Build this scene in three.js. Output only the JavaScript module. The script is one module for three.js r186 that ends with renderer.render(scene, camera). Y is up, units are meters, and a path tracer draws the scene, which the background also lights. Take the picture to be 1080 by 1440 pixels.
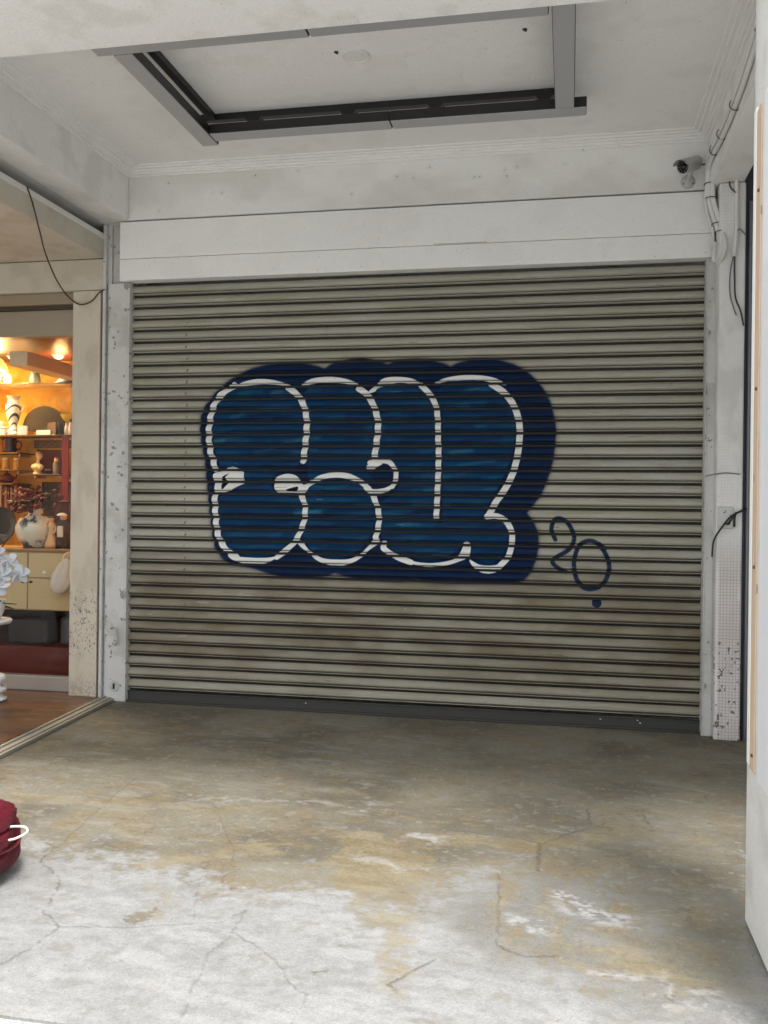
import * as THREE from 'three';
import { RoundedBoxGeometry } from 'three/addons/geometries/RoundedBoxGeometry.js';
import { mergeGeometries, mergeVertices, toCreasedNormals } from 'three/addons/utils/BufferGeometryUtils.js';
import { RectAreaLightUniformsLib } from 'three/addons/lights/RectAreaLightUniformsLib.js';

// ---------- camera, sky, sun, exposure ----------
const scene = new THREE.Scene();
const camera = new THREE.PerspectiveCamera(57.98, 768 / 1024, 0.05, 300);
camera.rotation.order = 'YXZ';
camera.position.set(2.793, 1.248, 5.556);
camera.rotation.set(-0.0001, 0.1971, 0.0121);
const renderer = new THREE.WebGLRenderer({ antialias: true });
renderer.setSize(768, 1024);
renderer.toneMapping = THREE.LinearToneMapping;
renderer.toneMappingExposure = 3.4;
renderer.shadowMap.enabled = true;
RectAreaLightUniformsLib.init();
{ // overcast sky: somewhat brighter at the zenith than at the horizon
  const w = 128, h = 64, d = new Float32Array(w * h * 4);
  for (let j = 0; j < h; j++) for (let i = 0; i < w; i++) {
    const el = (j + .5) / h * Math.PI - Math.PI / 2, s = Math.max(0, Math.sin(el)), l = 1.2 * (1 + 1.4 * s) / 2.4;
    d.set([l * .95, l * .985, l * 1.04, 1], (j * w + i) * 4);
  }
  const t = new THREE.DataTexture(d, w, h, THREE.RGBAFormat, THREE.FloatType);
  t.mapping = THREE.EquirectangularReflectionMapping; t.magFilter = THREE.LinearFilter; t.needsUpdate = true;
  scene.background = t; scene.environment = t;
}
const sun = new THREE.DirectionalLight(0xfff9f2, 1.5);
sun.position.set(6.5, 24, 12.6); sun.target.position.set(1.8, 0, 2.5);
sun.castShadow = true; sun.shadow.radius = 26; sun.shadow.mapSize.set(2048, 2048);
Object.assign(sun.shadow.camera, { left: -12, right: 12, top: 12, bottom: -12, near: 1, far: 60 });
scene.add(sun, sun.target);

// ---------- helpers ----------
let seed = 7; const rnd = () => { seed = (seed * 1664525 + 1013904223) >>> 0; return seed / 4294967296; };
const rr = (a, b) => a + (b - a) * rnd();
const clamp = (v, a = 0, b = 1) => v < a ? a : v > b ? b : v;
const sstep = (a, b, v) => { const t = clamp((v - a) / (b - a)); return t * t * (3 - 2 * t); };
const mix = (a, b, t) => a + (b - a) * t;
const mix3 = (a, b, t) => [mix(a[0], b[0], t), mix(a[1], b[1], t), mix(a[2], b[2], t)];
const hash = (x, y, s) => { let h = Math.imul(x, 374761393) ^ Math.imul(y, 668265263) ^ Math.imul(s, 1274126177); h = Math.imul(h ^ (h >>> 13), 1274126177); return ((h ^ (h >>> 16)) >>> 0) / 4294967296; };
function vn(x, y, s = 0) {
  const xi = Math.floor(x), yi = Math.floor(y); let fx = x - xi, fy = y - yi; fx = fx * fx * (3 - 2 * fx); fy = fy * fy * (3 - 2 * fy);
  const a = hash(xi, yi, s), b = hash(xi + 1, yi, s), c = hash(xi, yi + 1, s), d = hash(xi + 1, yi + 1, s);
  return a + (b - a) * fx + (c - a) * fy + (a - b - c + d) * fx * fy;
}
const fbm = (x, y, s = 0, o = 4) => { let v = 0, a = .5, n = 0; for (let i = 0; i < o; i++) { v += a * vn(x, y, s + i * 17); n += a; a *= .5; x = x * 2.03 + 5.1; y = y * 2.03 + 9.7; } return v / n; };
const enc = (v) => { v = clamp(v); return 255 * (v <= .0031308 ? v * 12.92 : 1.055 * Math.pow(v, 1 / 2.4) - .055); };
function tex(w, h, fn, srgb = true) {   // fn(i, j from the top) -> linear rgb
  const d = new Uint8Array(w * h * 4);
  for (let j = 0; j < h; j++) for (let i = 0; i < w; i++) {
    const c = fn(i, j), k = ((h - 1 - j) * w + i) * 4;
    if (srgb) { d[k] = enc(c[0]); d[k + 1] = enc(c[1]); d[k + 2] = enc(c[2]); } else { d[k] = d[k + 1] = d[k + 2] = clamp(c) * 255; }
    d[k + 3] = 255;
  }
  const t = new THREE.DataTexture(d, w, h); if (srgb) t.colorSpace = THREE.SRGBColorSpace;
  t.wrapS = t.wrapT = THREE.RepeatWrapping; t.magFilter = THREE.LinearFilter; t.minFilter = THREE.LinearMipmapLinearFilter; t.generateMipmaps = true; t.needsUpdate = true;
  return t;
}
function per(t, w, h = w) { t.repeat.set(1 / w, 1 / h); return t; }     // one repeat per w x h metres
const col = (r, g, b) => new THREE.Color().setRGB(r, g, b);
const M = (r, g, b, rough = .8, more = {}) => new THREE.MeshStandardMaterial({ color: col(r, g, b), roughness: rough, ...more });
const taken = {};
const numbered = (n) => { taken[n] = (taken[n] ?? -1) + 1; return taken[n] ? n + '_' + String(taken[n]).padStart(3, '0') : n; };
function part(name, geo, mat, parent) {
  const m = new THREE.Mesh(geo, mat); m.name = name; m.castShadow = m.receiveShadow = true;
  if (parent) parent.add(m); return m;
}
function tag(o, label, category, group, kind) { o.userData.label = label; o.userData.category = category; if (group) o.userData.group = group; if (kind) o.userData.kind = kind; return o; }
function thing(name, label, category, [x, y, z] = [0, 0, 0], group) {
  const o = new THREE.Group(); o.name = numbered(name); o.position.set(x, y, z); scene.add(o); return tag(o, label, category, group);
}
function solo(name, geo, mat, label, category, group) { const m = part(numbered(name), geo, mat); scene.add(m); return tag(m, label, category, group); }
function struct(name, geo, mat) { const m = part(numbered(name), geo, mat); scene.add(m); m.userData.kind = 'structure'; return m; }
function uvm(g, rot = false) {   // uv in metres from position, by the way each face points
  const p = g.attributes.position, n = g.attributes.normal, u = new Float32Array(p.count * 2);
  for (let i = 0; i < p.count; i++) {
    const ax = Math.abs(n.getX(i)), ay = Math.abs(n.getY(i)), az = Math.abs(n.getZ(i)), x = p.getX(i), y = p.getY(i), z = p.getZ(i);
    let a, b; if (ay >= ax && ay >= az) { a = x; b = z; } else if (ax >= az) { a = z; b = y; } else { a = x; b = y; }
    u[2 * i] = rot ? b : a; u[2 * i + 1] = rot ? a : b;
  }
  g.setAttribute('uv', new THREE.BufferAttribute(u, 2)); return g;
}
function bx(x0, x1, y0, y1, z0, z1, r = 0, rot = false) {
  const w = x1 - x0, h = y1 - y0, d = z1 - z0;
  const g = r ? new RoundedBoxGeometry(w, h, d, 2, Math.min(r, w / 2.01, h / 2.01, d / 2.01)) : new THREE.BoxGeometry(w, h, d);
  g.translate((x0 + x1) / 2, (y0 + y1) / 2, (z0 + z1) / 2); return uvm(g, rot);
}
const V = (a) => new THREE.Vector3(...a);
const tube = (pts, r, seg = 0, rs = 8, closed = false) => new THREE.TubeGeometry(new THREE.CatmullRomCurve3(pts.map(V), closed), seg || pts.length * 8, r, rs, closed);
const lathe = (pts, seg = 28) => new THREE.LatheGeometry(pts.map(([r, y]) => new THREE.Vector2(r, y)), seg);
const cyl = (r0, r1, h, seg = 20) => new THREE.CylinderGeometry(r0, r1, h, seg);
const cat = (...g) => mergeGeometries(g.map((a) => { const b = a.index ? a.toNonIndexed() : a; for (const k of Object.keys(b.attributes)) if (!['position', 'normal', 'uv'].includes(k)) b.deleteAttribute(k); return b; }));
function lumpy(g, amp, freq, s = 3) {   // pushes vertices along their normals by noise
  g = mergeVertices(g); g.computeVertexNormals(); const p = g.attributes.position, n = g.attributes.normal;
  for (let i = 0; i < p.count; i++) {
    const x = p.getX(i), y = p.getY(i), z = p.getZ(i), d = (fbm(x * freq + z * freq * .7, y * freq - z * freq * .5, s, 3) - .5) * 2 * amp;
    p.setXYZ(i, x + n.getX(i) * d, y + n.getY(i) * d, z + n.getZ(i) * d);
  }
  g.computeVertexNormals(); return g;
}
const blurMask = (m, w, h, r) => {
  const t = new Float32Array(w * h);
  for (let pass = 0; pass < 2; pass++) {
    for (let j = 0; j < h; j++) { let s = 0; for (let i = -r; i < w; i++) { if (i + r < w) s += m[j * w + i + r]; if (i - r - 1 >= 0) s -= m[j * w + i - r - 1]; if (i >= 0) t[j * w + i] = s / (2 * r + 1); } }
    for (let i = 0; i < w; i++) { let s = 0; for (let j = -r; j < h; j++) { if (j + r < h) s += t[(j + r) * w + i]; if (j - r - 1 >= 0) s -= t[(j - r - 1) * w + i]; if (j >= 0) m[j * w + i] = s / (2 * r + 1); } }
  }
  return m;
};
const canvas = (w, h) => { const c = document.createElement('canvas'); c.width = w; c.height = h; return c; };

// ---------- surface materials ----------
function plasterTex(s, base, stain, amt, chip = 0) {
  return per(tex(1024, 1024, (i, j) => {
    const x = i / 1024 * 8, y = j / 1024 * 8, n = fbm(x * 1.5, y * 1.5, s, 5), f = vn(i / 2.2, j / 2.2, s + 5), sp = vn(i / 5, j / 5, s + 8);
    let c = mix3(base, stain, amt * sstep(.48, .74, n)); const k = .95 + .07 * f + .05 * (n - .5);
    const e = sp > .955 ? .72 : 1; if (chip && fbm(x * 7, y * 7, s + 21, 4) > chip) c = mix3(c, [.16, .15, .13], .75); return [c[0] * k * e, c[1] * k * e, c[2] * k * e];
  }), 2);
}
const plasterBump = per(tex(512, 512, (i, j) => .5 + .35 * (fbm(i / 40, j / 40, 4, 4) - .5) + .3 * (vn(i / 3, j / 3, 9) - .5), false), 1);
const tWhite = plasterTex(11, [.80, .795, .775], [.69, .68, .645], .9);
const mPlaster = new THREE.MeshStandardMaterial({ map: tWhite, roughness: .85, bumpMap: plasterBump, bumpScale: .003 });
const mCeil = new THREE.MeshStandardMaterial({ map: plasterTex(23, [.81, .805, .785], [.73, .72, .69], .6), roughness: .85, bumpMap: plasterBump, bumpScale: .002 });
const mTan = new THREE.MeshStandardMaterial({ map: plasterTex(31, [.56, .52, .43], [.47, .42, .33], .8), roughness: .7, bumpMap: plasterBump, bumpScale: .002 });
const mGuide = new THREE.MeshStandardMaterial({ map: plasterTex(41, [.58, .58, .56], [.44, .435, .40], .9, .74), roughness: .6, bumpMap: plasterBump, bumpScale: .004 });
const mDark = M(.03, .032, .04, .5), mBlack = M(.012, .012, .013, .45), mChrome = M(.55, .55, .55, .3, { metalness: 1 });

// ---------- ground: bay floor, wood floor, road ----------
const FX = -.25, FW = 4.25, FZ = -.15, FD = 3.66;      // bay floor extent
{
  const w = 2048, h = 1764, mw = w, mh = h;
  const mk = (draw, blur) => {
    const c = canvas(mw, mh), g = c.getContext('2d'); g.fillStyle = '#000'; g.fillRect(0, 0, mw, mh); g.fillStyle = '#fff'; g.strokeStyle = '#fff'; g.lineCap = g.lineJoin = 'round';
    draw(g); const d = g.getImageData(0, 0, mw, mh).data, m = new Float32Array(mw * mh); for (let i = 0; i < m.length; i++) m[i] = d[i * 4] / 255;
    return blur ? blurMask(m, mw, mh, blur) : m;
  };
  const X = (x) => (x - FX) / FW * mw, Y = (z) => (z - FZ) / FD * mh;
  const path = (g, p, close) => { g.beginPath(); p.forEach((q, i) => i ? g.lineTo(X(q[0]), Y(q[1])) : g.moveTo(X(q[0]), Y(q[1]))); if (close) g.closePath(); };
  const poly = (g, p) => { path(g, p, true); g.fill(); };
  const line = (g, p, wd) => { g.lineWidth = wd / FW * mw; path(g, p); g.stroke(); };
  // dull brown film over the inner floor, with the outline it has in the photograph
  const inner = mk((g) => poly(g, [[-.3, -.2], [4.1, -.2], ...[[3.257, 2.992], [3.19, 3.025], [3.103, 3.015], [2.993, 3.033], [2.901, 3.034], [2.857, 2.967], [2.809, 2.894], [2.986, 2.854], [3.014, 2.736], [3.01, 2.591], [2.992, 2.432], [2.88, 2.338], [2.79, 2.346], [2.785, 2.297], [2.711, 2.262], [2.543, 2.274], [2.447, 2.363], [2.385, 2.453], [2.35, 2.591], [2.324, 2.737], [2.319, 2.894], [2.316, 3.006], [2.265, 2.811], [2.189, 2.683], [2.132, 2.718], [2.078, 2.631], [2.034, 2.582], [1.884, 2.611], [1.779, 2.665], [1.673, 2.648], [1.547, 2.526], [1.348, 2.498], [1.169, 2.47], [1.009, 2.486], [.861, 2.432], [.756, 2.494]], [-.3, 1.9]]), 60);
  const rust = mk((g) => {
    poly(g, [[2.131, 2.713], [2.191, 2.694], [2.222, 2.62], [2.291, 2.474], [2.348, 2.366], [2.299, 2.206], [2.171, 2.085], [2.049, 2.033], [1.96, 2.135], [1.97, 2.283], [1.913, 2.367], [1.824, 2.422], [1.987, 2.45], [2.072, 2.585]]);
    line(g, [[2.578, 2.313], [2.591, 2.524], [2.623, 2.73], [2.648, 2.865]], .055); line(g, [[2.744, 2.43], [2.77, 2.645], [2.781, 2.835]], .05); line(g, [[2.632, 2.869], [2.68, 2.906], [2.779, 2.888]], .028);
    line(g, [[2.799, 2.853], [2.89, 2.819], [2.982, 2.767]], .05); line(g, [[2.246, 2.739], [2.291, 2.901], [2.335, 3.064], [2.356, 3.168]], .05); line(g, [[2.276, 2.833], [2.219, 2.822], [2.358, 2.74]], .04);
    line(g, [[1.399, 2.521], [1.605, 2.332], [1.823, 2.244]], .08); line(g, [[1.676, 2.653], [1.771, 2.643], [1.825, 2.642]], .035); line(g, [[1.798, 2.649], [1.813, 2.748]], .02);
    line(g, [[1.515, 2.922], [1.54, 2.875]], .03); line(g, [[1.432, 2.673], [1.544, 2.848]], .03); line(g, [[2.967, 2.859], [3.11, 2.949], [3.18, 2.972]], .09); line(g, [[2.789, 2.899], [2.903, 2.996]], .05); line(g, [[.953, 2.122], [1.008, 2.018]], .06);
    line(g, [[.426, 2.003], [.776, 1.918], [1.173, 1.931], [1.649, 1.865]], .05); line(g, [[2.383, 2.035], [2.705, 2.037], [2.972, 1.856]], .08);
  }, 12);
  const pale = mk((g) => {
    line(g, [[2.089, 2.339], [2.215, 2.324], [2.333, 2.35]], .03); line(g, [[2.691, 2.664], [2.726, 2.755]], .07); line(g, [[2.809, 2.502], [2.958, 2.653]], .1); line(g, [[2.885, 2.98], [2.998, 2.963]], .05); line(g, [[2.249, 2.027], [2.343, 2.044]], .06);
    line(g, [[1.134, 1.771], [1.556, 1.771], [1.989, 1.755]], .02); line(g, [[3.065, 2.94], [3.063, 3.054], [3.073, 3.122]], .03); line(g, [[3.172, 3.029], [3.223, 3.036]], .05); line(g, [[3.126, 3.11], [3.226, 3.121]], .05);
  }, 9);
  const film = mk((g) => poly(g, [[2.379, 2.735], [2.542, 2.321], [2.809, 2.192], [3.46, 2.04], [3.28, 3.142], [2.985, 3.141], [2.809, 3.017], [2.615, 2.968], [2.488, 2.902]]), 40);
  const scuff = mk((g) => { for (let i = 0; i < 420; i++) { const x = rr(.2, 3.6), z = rr(.2, 3.5), a = rr(-.5, .5) + (rnd() < .3 ? 1.2 : 0), l = rr(.015, .09); g.globalAlpha = rr(.15, .7); line(g, [[x, z], [x + l * .5 * Math.cos(a) + rr(-.006, .006), z + l * .5 * Math.sin(a)], [x + l * Math.cos(a), z + l * Math.sin(a)]], rr(.0018, .004)); } g.globalAlpha = 1; }, 0);
  const crack = mk((g) => {
    const cr = (p, wd) => { const q = []; for (let i = 0; i < p.length - 1; i++) for (let k = 0; k < 10; k++) { const t = k / 10; q.push([mix(p[i][0], p[i + 1][0], t) + rr(-.006, .006), mix(p[i][1], p[i + 1][1], t) + rr(-.006, .006)]); } q.push(p[p.length - 1]); line(g, q, wd); };
    cr([[.861, 2.394], [.965, 2.46], [.971, 2.586], [1.112, 2.698], [1.158, 2.767], [1.198, 2.9]], .0055); cr([[1.203, 2.942], [1.321, 3.041], [1.312, 3.19], [1.286, 3.284]], .005); cr([[1.321, 3.041], [1.538, 2.992], [1.773, 2.904], [1.819, 2.811]], .004);
    cr([[1.828, 2.959], [1.956, 3.044], [2.052, 3.148], [2.081, 3.207], [2.147, 3.255]], .004); cr([[1.819, 2.811], [1.835, 3.004], [1.815, 3.107]], .003); cr([[.965, 2.46], [.874, 1.854], [.842, 1.587]], .004); cr([[2.147, 3.255], [2.148, 3.394]], .003); cr([[1.815, 3.107], [1.874, 3.422]], .003);
    cr([[2.704, 1.999], [2.7, 2.148], [2.705, 2.283]], .012); cr([[2.704, 2.014], [2.809, 1.87], [2.95, 1.718]], .008); cr([[2.704, 2.014], [2.621, 1.963], [2.371, 1.941]], .007);
    cr([[2.889, 1.54], [2.896, 1.748]], .008); cr([[3.115, 1.562], [3.124, 1.694]], .007); cr([[2.608, 2.874], [2.681, 2.919], [2.779, 2.897]], .007); cr([[2.34, 3.16], [2.384, 3.085], [2.442, 2.99]], .007); cr([[2.566, 2.315], [2.598, 2.685], [2.608, 2.874]], .005);
    cr([[1.328, 1.846], [1.618, 2.365], [1.673, 2.648], [1.801, 2.66]], .003); cr([[1.697, 2.941], [1.593, 2.636], [1.543, 2.383]], .0025);
  }, 1);
  const pit = mk((g) => {
    poly(g, [[1.49, 2.923], [1.506, 2.878], [1.552, 2.846], [1.556, 2.913], [1.544, 2.956], [1.514, 2.953]]); poly(g, [[1.664, 2.656], [1.69, 2.638], [1.748, 2.66], [1.726, 2.689]]); poly(g, [[2.34, 3.16], [2.36, 3.156], [2.361, 3.2], [2.35, 3.192]]); poly(g, [[2.128, 3.135], [2.162, 3.095], [2.181, 3.107], [2.15, 3.141]]); poly(g, [[3.057, 3.026], [3.072, 3.052], [3.058, 3.097]]);
    for (let i = 0; i < 150; i++) { const x = rr(.8, 3.4), z = rr(1.2, 3.5); g.beginPath(); g.ellipse(X(x), Y(z), rr(1.0, 4), rr(.8, 2), rr(0, 3), 0, 7); g.fill(); }
  }, 1);
  const sm = (m, x, y) => { x = clamp(x, 0, mw - 1.01); y = clamp(y, 0, mh - 1.01); const i = x | 0, j = y | 0, a = x - i, b = y - j, k = j * mw + i; return (m[k] * (1 - a) + m[k + 1] * a) * (1 - b) + (m[k + mw] * (1 - a) + m[k + mw + 1] * a) * b; };
  const bump = new Float32Array(w * h);
  const map = tex(w, h, (i, j) => {
    const x = i / w * FW, z = j / h * FD, ux = i, uy = j;
    const n1 = fbm(x * 2.4, z * 3.0, 51, 5), n2 = fbm(x * 9, z * 13, 52, 4), st = fbm(x * 6 + z * 2, z * 20 - x * 3, 53, 4), fine = vn(i / 1.7, j / 1.5, 54), mid = vn(i / 7, j / 6, 57), n3 = fbm(x * 26, z * 34, 58, 3), n4 = fbm(x * 1.1 + 3, z * 1.5, 59, 3);
    const wx = ux + (n2 - .5) * 90 + (n3 - .5) * 40, wy = uy + (fbm(x * 8 + 9, z * 12, 55, 4) - .5) * 90;
    const inn = clamp(sstep(.12, .88, sm(inner, wx, wy) + (n2 - .5) * .8 + (n3 - .5) * .7 + (mid - .5) * .45 + (fine - .5) * .35)), ru = clamp(sm(rust, wx, wy) * 1.35 - sstep(.45, .72, n2) * .5 - sstep(.5, .75, n3) * .35 + (fine - .5) * .35 + (mid - .5) * .3) * sstep(.02, .2, sm(rust, wx, wy)), pa = sm(pale, wx, wy) * sstep(.42, .58, n2 * .5 + n3 * .3 + mid * .2);
    let c = mix3([.40, .40, .39], [.31, .31, .30], sstep(.3, .75, n1 * .3 + n3 * .4 + mid * .3)); c = mix3(c, [.47, .47, .46], sstep(.52, .72, st) * .45); c = mix3(c, [.40, .365, .285], sstep(.56, .74, n4 * .5 + n2 * .5) * .5); c = mix3(c, [.3, .295, .28], sstep(.62, .8, n3) * .4);
    let f = mix3([.27, .245, .185], [.175, .155, .115], sstep(.3, .72, n1)); f = mix3(f, [.36, .345, .29], sstep(.52, .74, st) * .5 * sstep(.35, .6, n4)); f = mix3(f, [.28, .22, .13], sstep(.5, .75, n2) * .55); f = mix3(f, [.38, .37, .33], sstep(.66, .8, n3) * .4); f = mix3(f, [.13, .115, .09], sstep(.38, .2, n3) * .4);
    c = mix3(c, mix3([.27, .265, .245], [.21, .2, .172], n2), sm(film, wx, wy) * .85); c = mix3(c, f, inn); c = mix3(c, mix3([.27, .215, .12], [.34, .29, .19], sstep(.3, .7, st)), clamp(ru) * .72); c = mix3(c, [.5, .5, .49], pa * .8);
    c = mix3(c, [.52, .515, .49], sm(scuff, ux, uy) * .55 * sstep(.3, .6, n3 + .1));
    const ck = sm(crack, ux, uy), pt = clamp(sm(pit, ux + (n3 - .5) * 34 + (mid - .5) * 14, uy + (fine - .5) * 4 + (n2 - .5) * 20) * sstep(.25, .5, n3 + (fine - .5) * .3)); c = mix3(c, [.13, .115, .09], clamp(ck * 1.1) * .62 * sstep(.22, .6, n3 * .6 + mid * .4)); c = mix3(c, [.2, .165, .11], pt * .7);
    const gr = vn(i / 3.1, j / 2.6, 56), k = mix(.6, .6, inn) * (.74 + .3 * fine + .16 * mid + .1 * gr) * (gr > .93 ? .72 : 1); bump[j * w + i] = .5 + .3 * (n2 - .5) + .2 * (fine - .5) - .45 * clamp(ck + pt) + .12 * (st - .5);
    return [c[0] * k, c[1] * k, c[2] * k];
  });
  const bm = tex(w, h, (i, j) => bump[j * w + i], false);
  for (const t of [map, bm]) t.wrapS = t.wrapT = THREE.ClampToEdgeWrapping;
  const g = new THREE.BoxGeometry(FW, .16, FD); g.translate(FX + FW / 2, -.08, FZ + FD / 2);
  const p = g.attributes.position, u = g.attributes.uv; for (let i = 0; i < p.count; i++) u.setXY(i, (p.getX(i) - FX) / FW, 1 - (p.getZ(i) - FZ) / FD);
  struct('concrete_floor', g, new THREE.MeshPhysicalMaterial({ map, bumpMap: bm, bumpScale: .006, roughness: .9, specularIntensity: .4 }));
}
{ // road with coarse grey aggregate
  const t = per(tex(1024, 1024, (i, j) => { const n = vn(i / 5, j / 5, 61), f = vn(i / 2, j / 2, 62), m = fbm(i / 90, j / 90, 63, 3), k = .2 + .24 * sstep(.5, .9, n) + .1 * f + .1 * m; return [k, k, k * .97]; }), 1.2);
  const b = per(tex(512, 512, (i, j) => vn(i / 2.5, j / 2.5, 61), false), 1.2);
  const g = new THREE.PlaneGeometry(240, 240); g.rotateX(-Math.PI / 2); g.translate(0, -.008, 40); uvm(g);
  struct('road', g, new THREE.MeshStandardMaterial({ map: t, bumpMap: b, bumpScale: .006, roughness: .9 }));
}
const woodMats = [0, 1, 2].map((s) => new THREE.MeshStandardMaterial({ roughness: .35, map: per(tex(256, 512, (i, j) => {
  const n = fbm(i / 9 + fbm(i / 60, j / 160, s + 72, 2) * 4, j / 140, s + 70, 4), k = .7 + .6 * n; return [.13 * k * (1 - s * .1), .054 * k, .024 * k]; }), .35, 1.4) }));
{ // wood floor of the neighbouring shop entrance, laid in planks along the shop front
  const o = new THREE.Group(); o.name = 'wood_floor'; o.userData.kind = 'structure'; scene.add(o);
  part('floor_base', bx(-1.9, -.16, -.1, .006, -1.2, 2.1), M(.06, .03, .015, .9), o);
  let z = -1.18, k = 0;
  while (z < 1.95) { let x = -.165 + Math.max(0, (z - .1) * .076); const len = [rr(.6, 1.3), 1.1, 2]; for (const l of len) { const x0 = Math.max(-1.9, x - l); if (x - x0 > .05) part('plank', bx(x0, x - .002, .006, .02, z, z + .123, .002, true), woodMats[k++ % 3], o); x = x0; } z += .125; }
}
{ // metal floor rail on the boundary
  const a = new THREE.Vector2(-.155, .03), b = new THREE.Vector2(.03, 2.1), L = a.distanceTo(b);
  const g = cat(bx(0, .022, 0, .034, 0, L, .004), bx(.022, .058, 0, .026, 0, L, .003), bx(.058, .078, 0, .02, 0, L, .003));
  const m = part('floor_rail', g, M(.30, .285, .24, .55, { metalness: .3 })); m.position.set(a.x, .001, a.y); m.rotation.y = Math.atan2(b.x - a.x, b.y - a.y); scene.add(m);
  tag(m, 'grey metal floor rail between wood floor and concrete', 'floor rail');
}

// ---------- the building: ceiling, beams, pillars, upper wall ----------
const bld = thing('shop_building', 'white plastered shop building with beams framing the closed bay', 'building');
{
  const mBeam = (() => { // the beam over the shutter: nail holes and scuffs
    const W = 2048, H = 176, marks = [[.03, .8], [.42, .35], [.72, .62], [.78, .62], [.36, .93], [1.0, .3], [1.28, .25], [1.62, .8], [1.9, .5], [2.0, .55], [2.1, .35], [2.37, .6], [2.4, .6], [2.55, .5], [2.62, .45], [3.0, .2], [2.9, .45], [2.56, .62]];
    return new THREE.MeshStandardMaterial({ roughness: .85, bumpMap: plasterBump, bumpScale: .003, map: (() => { const t = tex(W, H, (i, j) => {
      const x = i / W * 4, y = j / H * .34, n = fbm(x * 2, y * 3, 81, 5), f = vn(i / 2, j / 2, 82); let c = mix3([.79, .785, .76], [.67, .66, .625], sstep(.45, .75, n));
      c = mix3(c, [.52, .5, .45], .5 * sstep(.33, .05, x) * sstep(.4, .6, fbm(x * 4, y * 5, 85, 3)));
      let e = 1; for (const [mx, my] of marks) { const d = Math.hypot(x - mx - .05, (y - my * .3)); if (d < .002 + .003 * vn(mx * 50, my * 50, 3)) e = .25; else if (d < .02) e = Math.min(e, .9 + .1 * vn(i / 3, j / 3, 4)); }
      const k = (.95 + .07 * f) * e; return [c[0] * k, c[1] * k, c[2] * k]; }); t.repeat.set(1 / 4, 1 / .34); t.offset.set(.2 / 4, -3.09 / .34); return t; })() });
  })();
  part('ceiling', bx(-.2, 3.75, 3.42, 3.62, -.3, 2.75), mCeil, bld);
  part('back_beam', bx(-.2, 3.75, 3.1, 3.419, -.3, .06, .006), mBeam, bld);
  part('left_beam', bx(-.2, 0, 3.102, 3.419, .06, 2.13, .01), mPlaster, bld);
  part('right_beam', bx(3.55, 3.73, 3.102, 3.419, .06, 2.13, .01), mPlaster, bld);
  part('front_beam', bx(-3.2, 5.5, 3.1, 3.64, 2.13, 2.76, .008), mPlaster, bld);
  { // stepped cornice running round three sides under the ceiling
    const pr = [[0, 3.37], [.012, 3.371], [.016, 3.379], [.03, 3.381], [.033, 3.392], [.046, 3.396], [.05, 3.404], [.068, 3.405], [.073, 3.412], [.094, 3.413], [.098, 3.421]];
    const pos = [], X0 = -.001, X1 = 3.551, Z0 = .059;
    const ring = (d, y) => [[X0 + d, y, 2.14], [X0 + d, y, Z0 + d], [X1 - d, y, Z0 + d], [X1 - d, y, 2.14]];
    for (let k = 0; k < pr.length - 1; k++) { const A = ring(...pr[k]), B = ring(...pr[k + 1]); for (let s = 0; s < 3; s++) pos.push(...A[s], ...B[s], ...A[s + 1], ...A[s + 1], ...B[s], ...B[s + 1]); }
    const g = new THREE.BufferGeometry(); g.setAttribute('position', new THREE.Float32BufferAttribute(pos, 3)); g.computeVertexNormals(); uvm(g);
    part('cornice', g, mCeil, bld);
  }
  // left jamb: plaster strip, groove and pillar core behind the shutter guide
  part('left_jamb', cat(bx(-.2, -.176, 0, 3.1, -.2, .018, .006), bx(-.176, -.15, 0, 3.1, -.2, -.012), bx(-.15, 0, 0, 3.1, -.2, -.03)), mGuide, bld);
  { // right pillar: plaster over painted mosaic tiles, chipped near the foot
    const W = 256, H = 2048;
    const grid = (i, j) => { const x = i / W * .3, y = (1 - j / H) * 3.1; return { x, y, g: Math.min((x % .0172) / .0172, 1 - (x % .0172) / .0172) < .1 || Math.min((y % .0172) / .0172, 1 - (y % .0172) / .0172) < .1 }; };
    const t = tex(W, H, (i, j) => {
      const q = grid(i, j), n = fbm(q.x * 8, q.y * 5, 91, 4), f = vn(i, j, 92), show = sstep(.05, .065, q.x) * (1 - sstep(1.05, 1.35, q.y + n * .3)) * sstep(.25, .5, n + .15);
      let c = mix3([.76, .755, .735], [.64, .63, .6], sstep(.4, .7, n)); c = mix3(c, q.g ? [.34, .32, .31] : [.63, .53, .51], show * (q.g ? .75 : .55));
      if (!show && q.x > .05 && q.g) c = mix3(c, [.6, .59, .57], .35 * sstep(.35, .6, fbm(q.x * 20, q.y * 4, 95, 3)));
      const spot = vn(i / 4, j / 4, 93); if (spot > .985 || (q.y < .55 && fbm(q.x * 60, q.y * 50, 94, 3) > .72)) c = [.16, .145, .13];
      const k = .93 + .12 * f; return [c[0] * k, c[1] * k, c[2] * k]; });
    const b = tex(W, H, (i, j) => (grid(i, j).g && grid(i, j).x > .05 ? .3 : .6) + .3 * (fbm(i / 12, j / 12, 96, 3) - .5), false);
    for (const a of [t, b]) { a.repeat.set(1 / .3, 1 / 3.1); a.offset.set(-3.555 / .3, 0); }
    part('right_pillar', bx(3.596, 3.737, 0, 3.1, -.2, .16, .012), new THREE.MeshStandardMaterial({ map: t, bumpMap: b, bumpScale: .0015, roughness: .7 }), bld);
  }
  part('side_wall', bx(3.95, 4.1, -.02, 3.42, -.2, 2.12), mPlaster, bld);
  part('side_ceiling', bx(3.752, 4.1, 3.3, 3.62, -.3, 2.12), mPlaster, bld);
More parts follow.
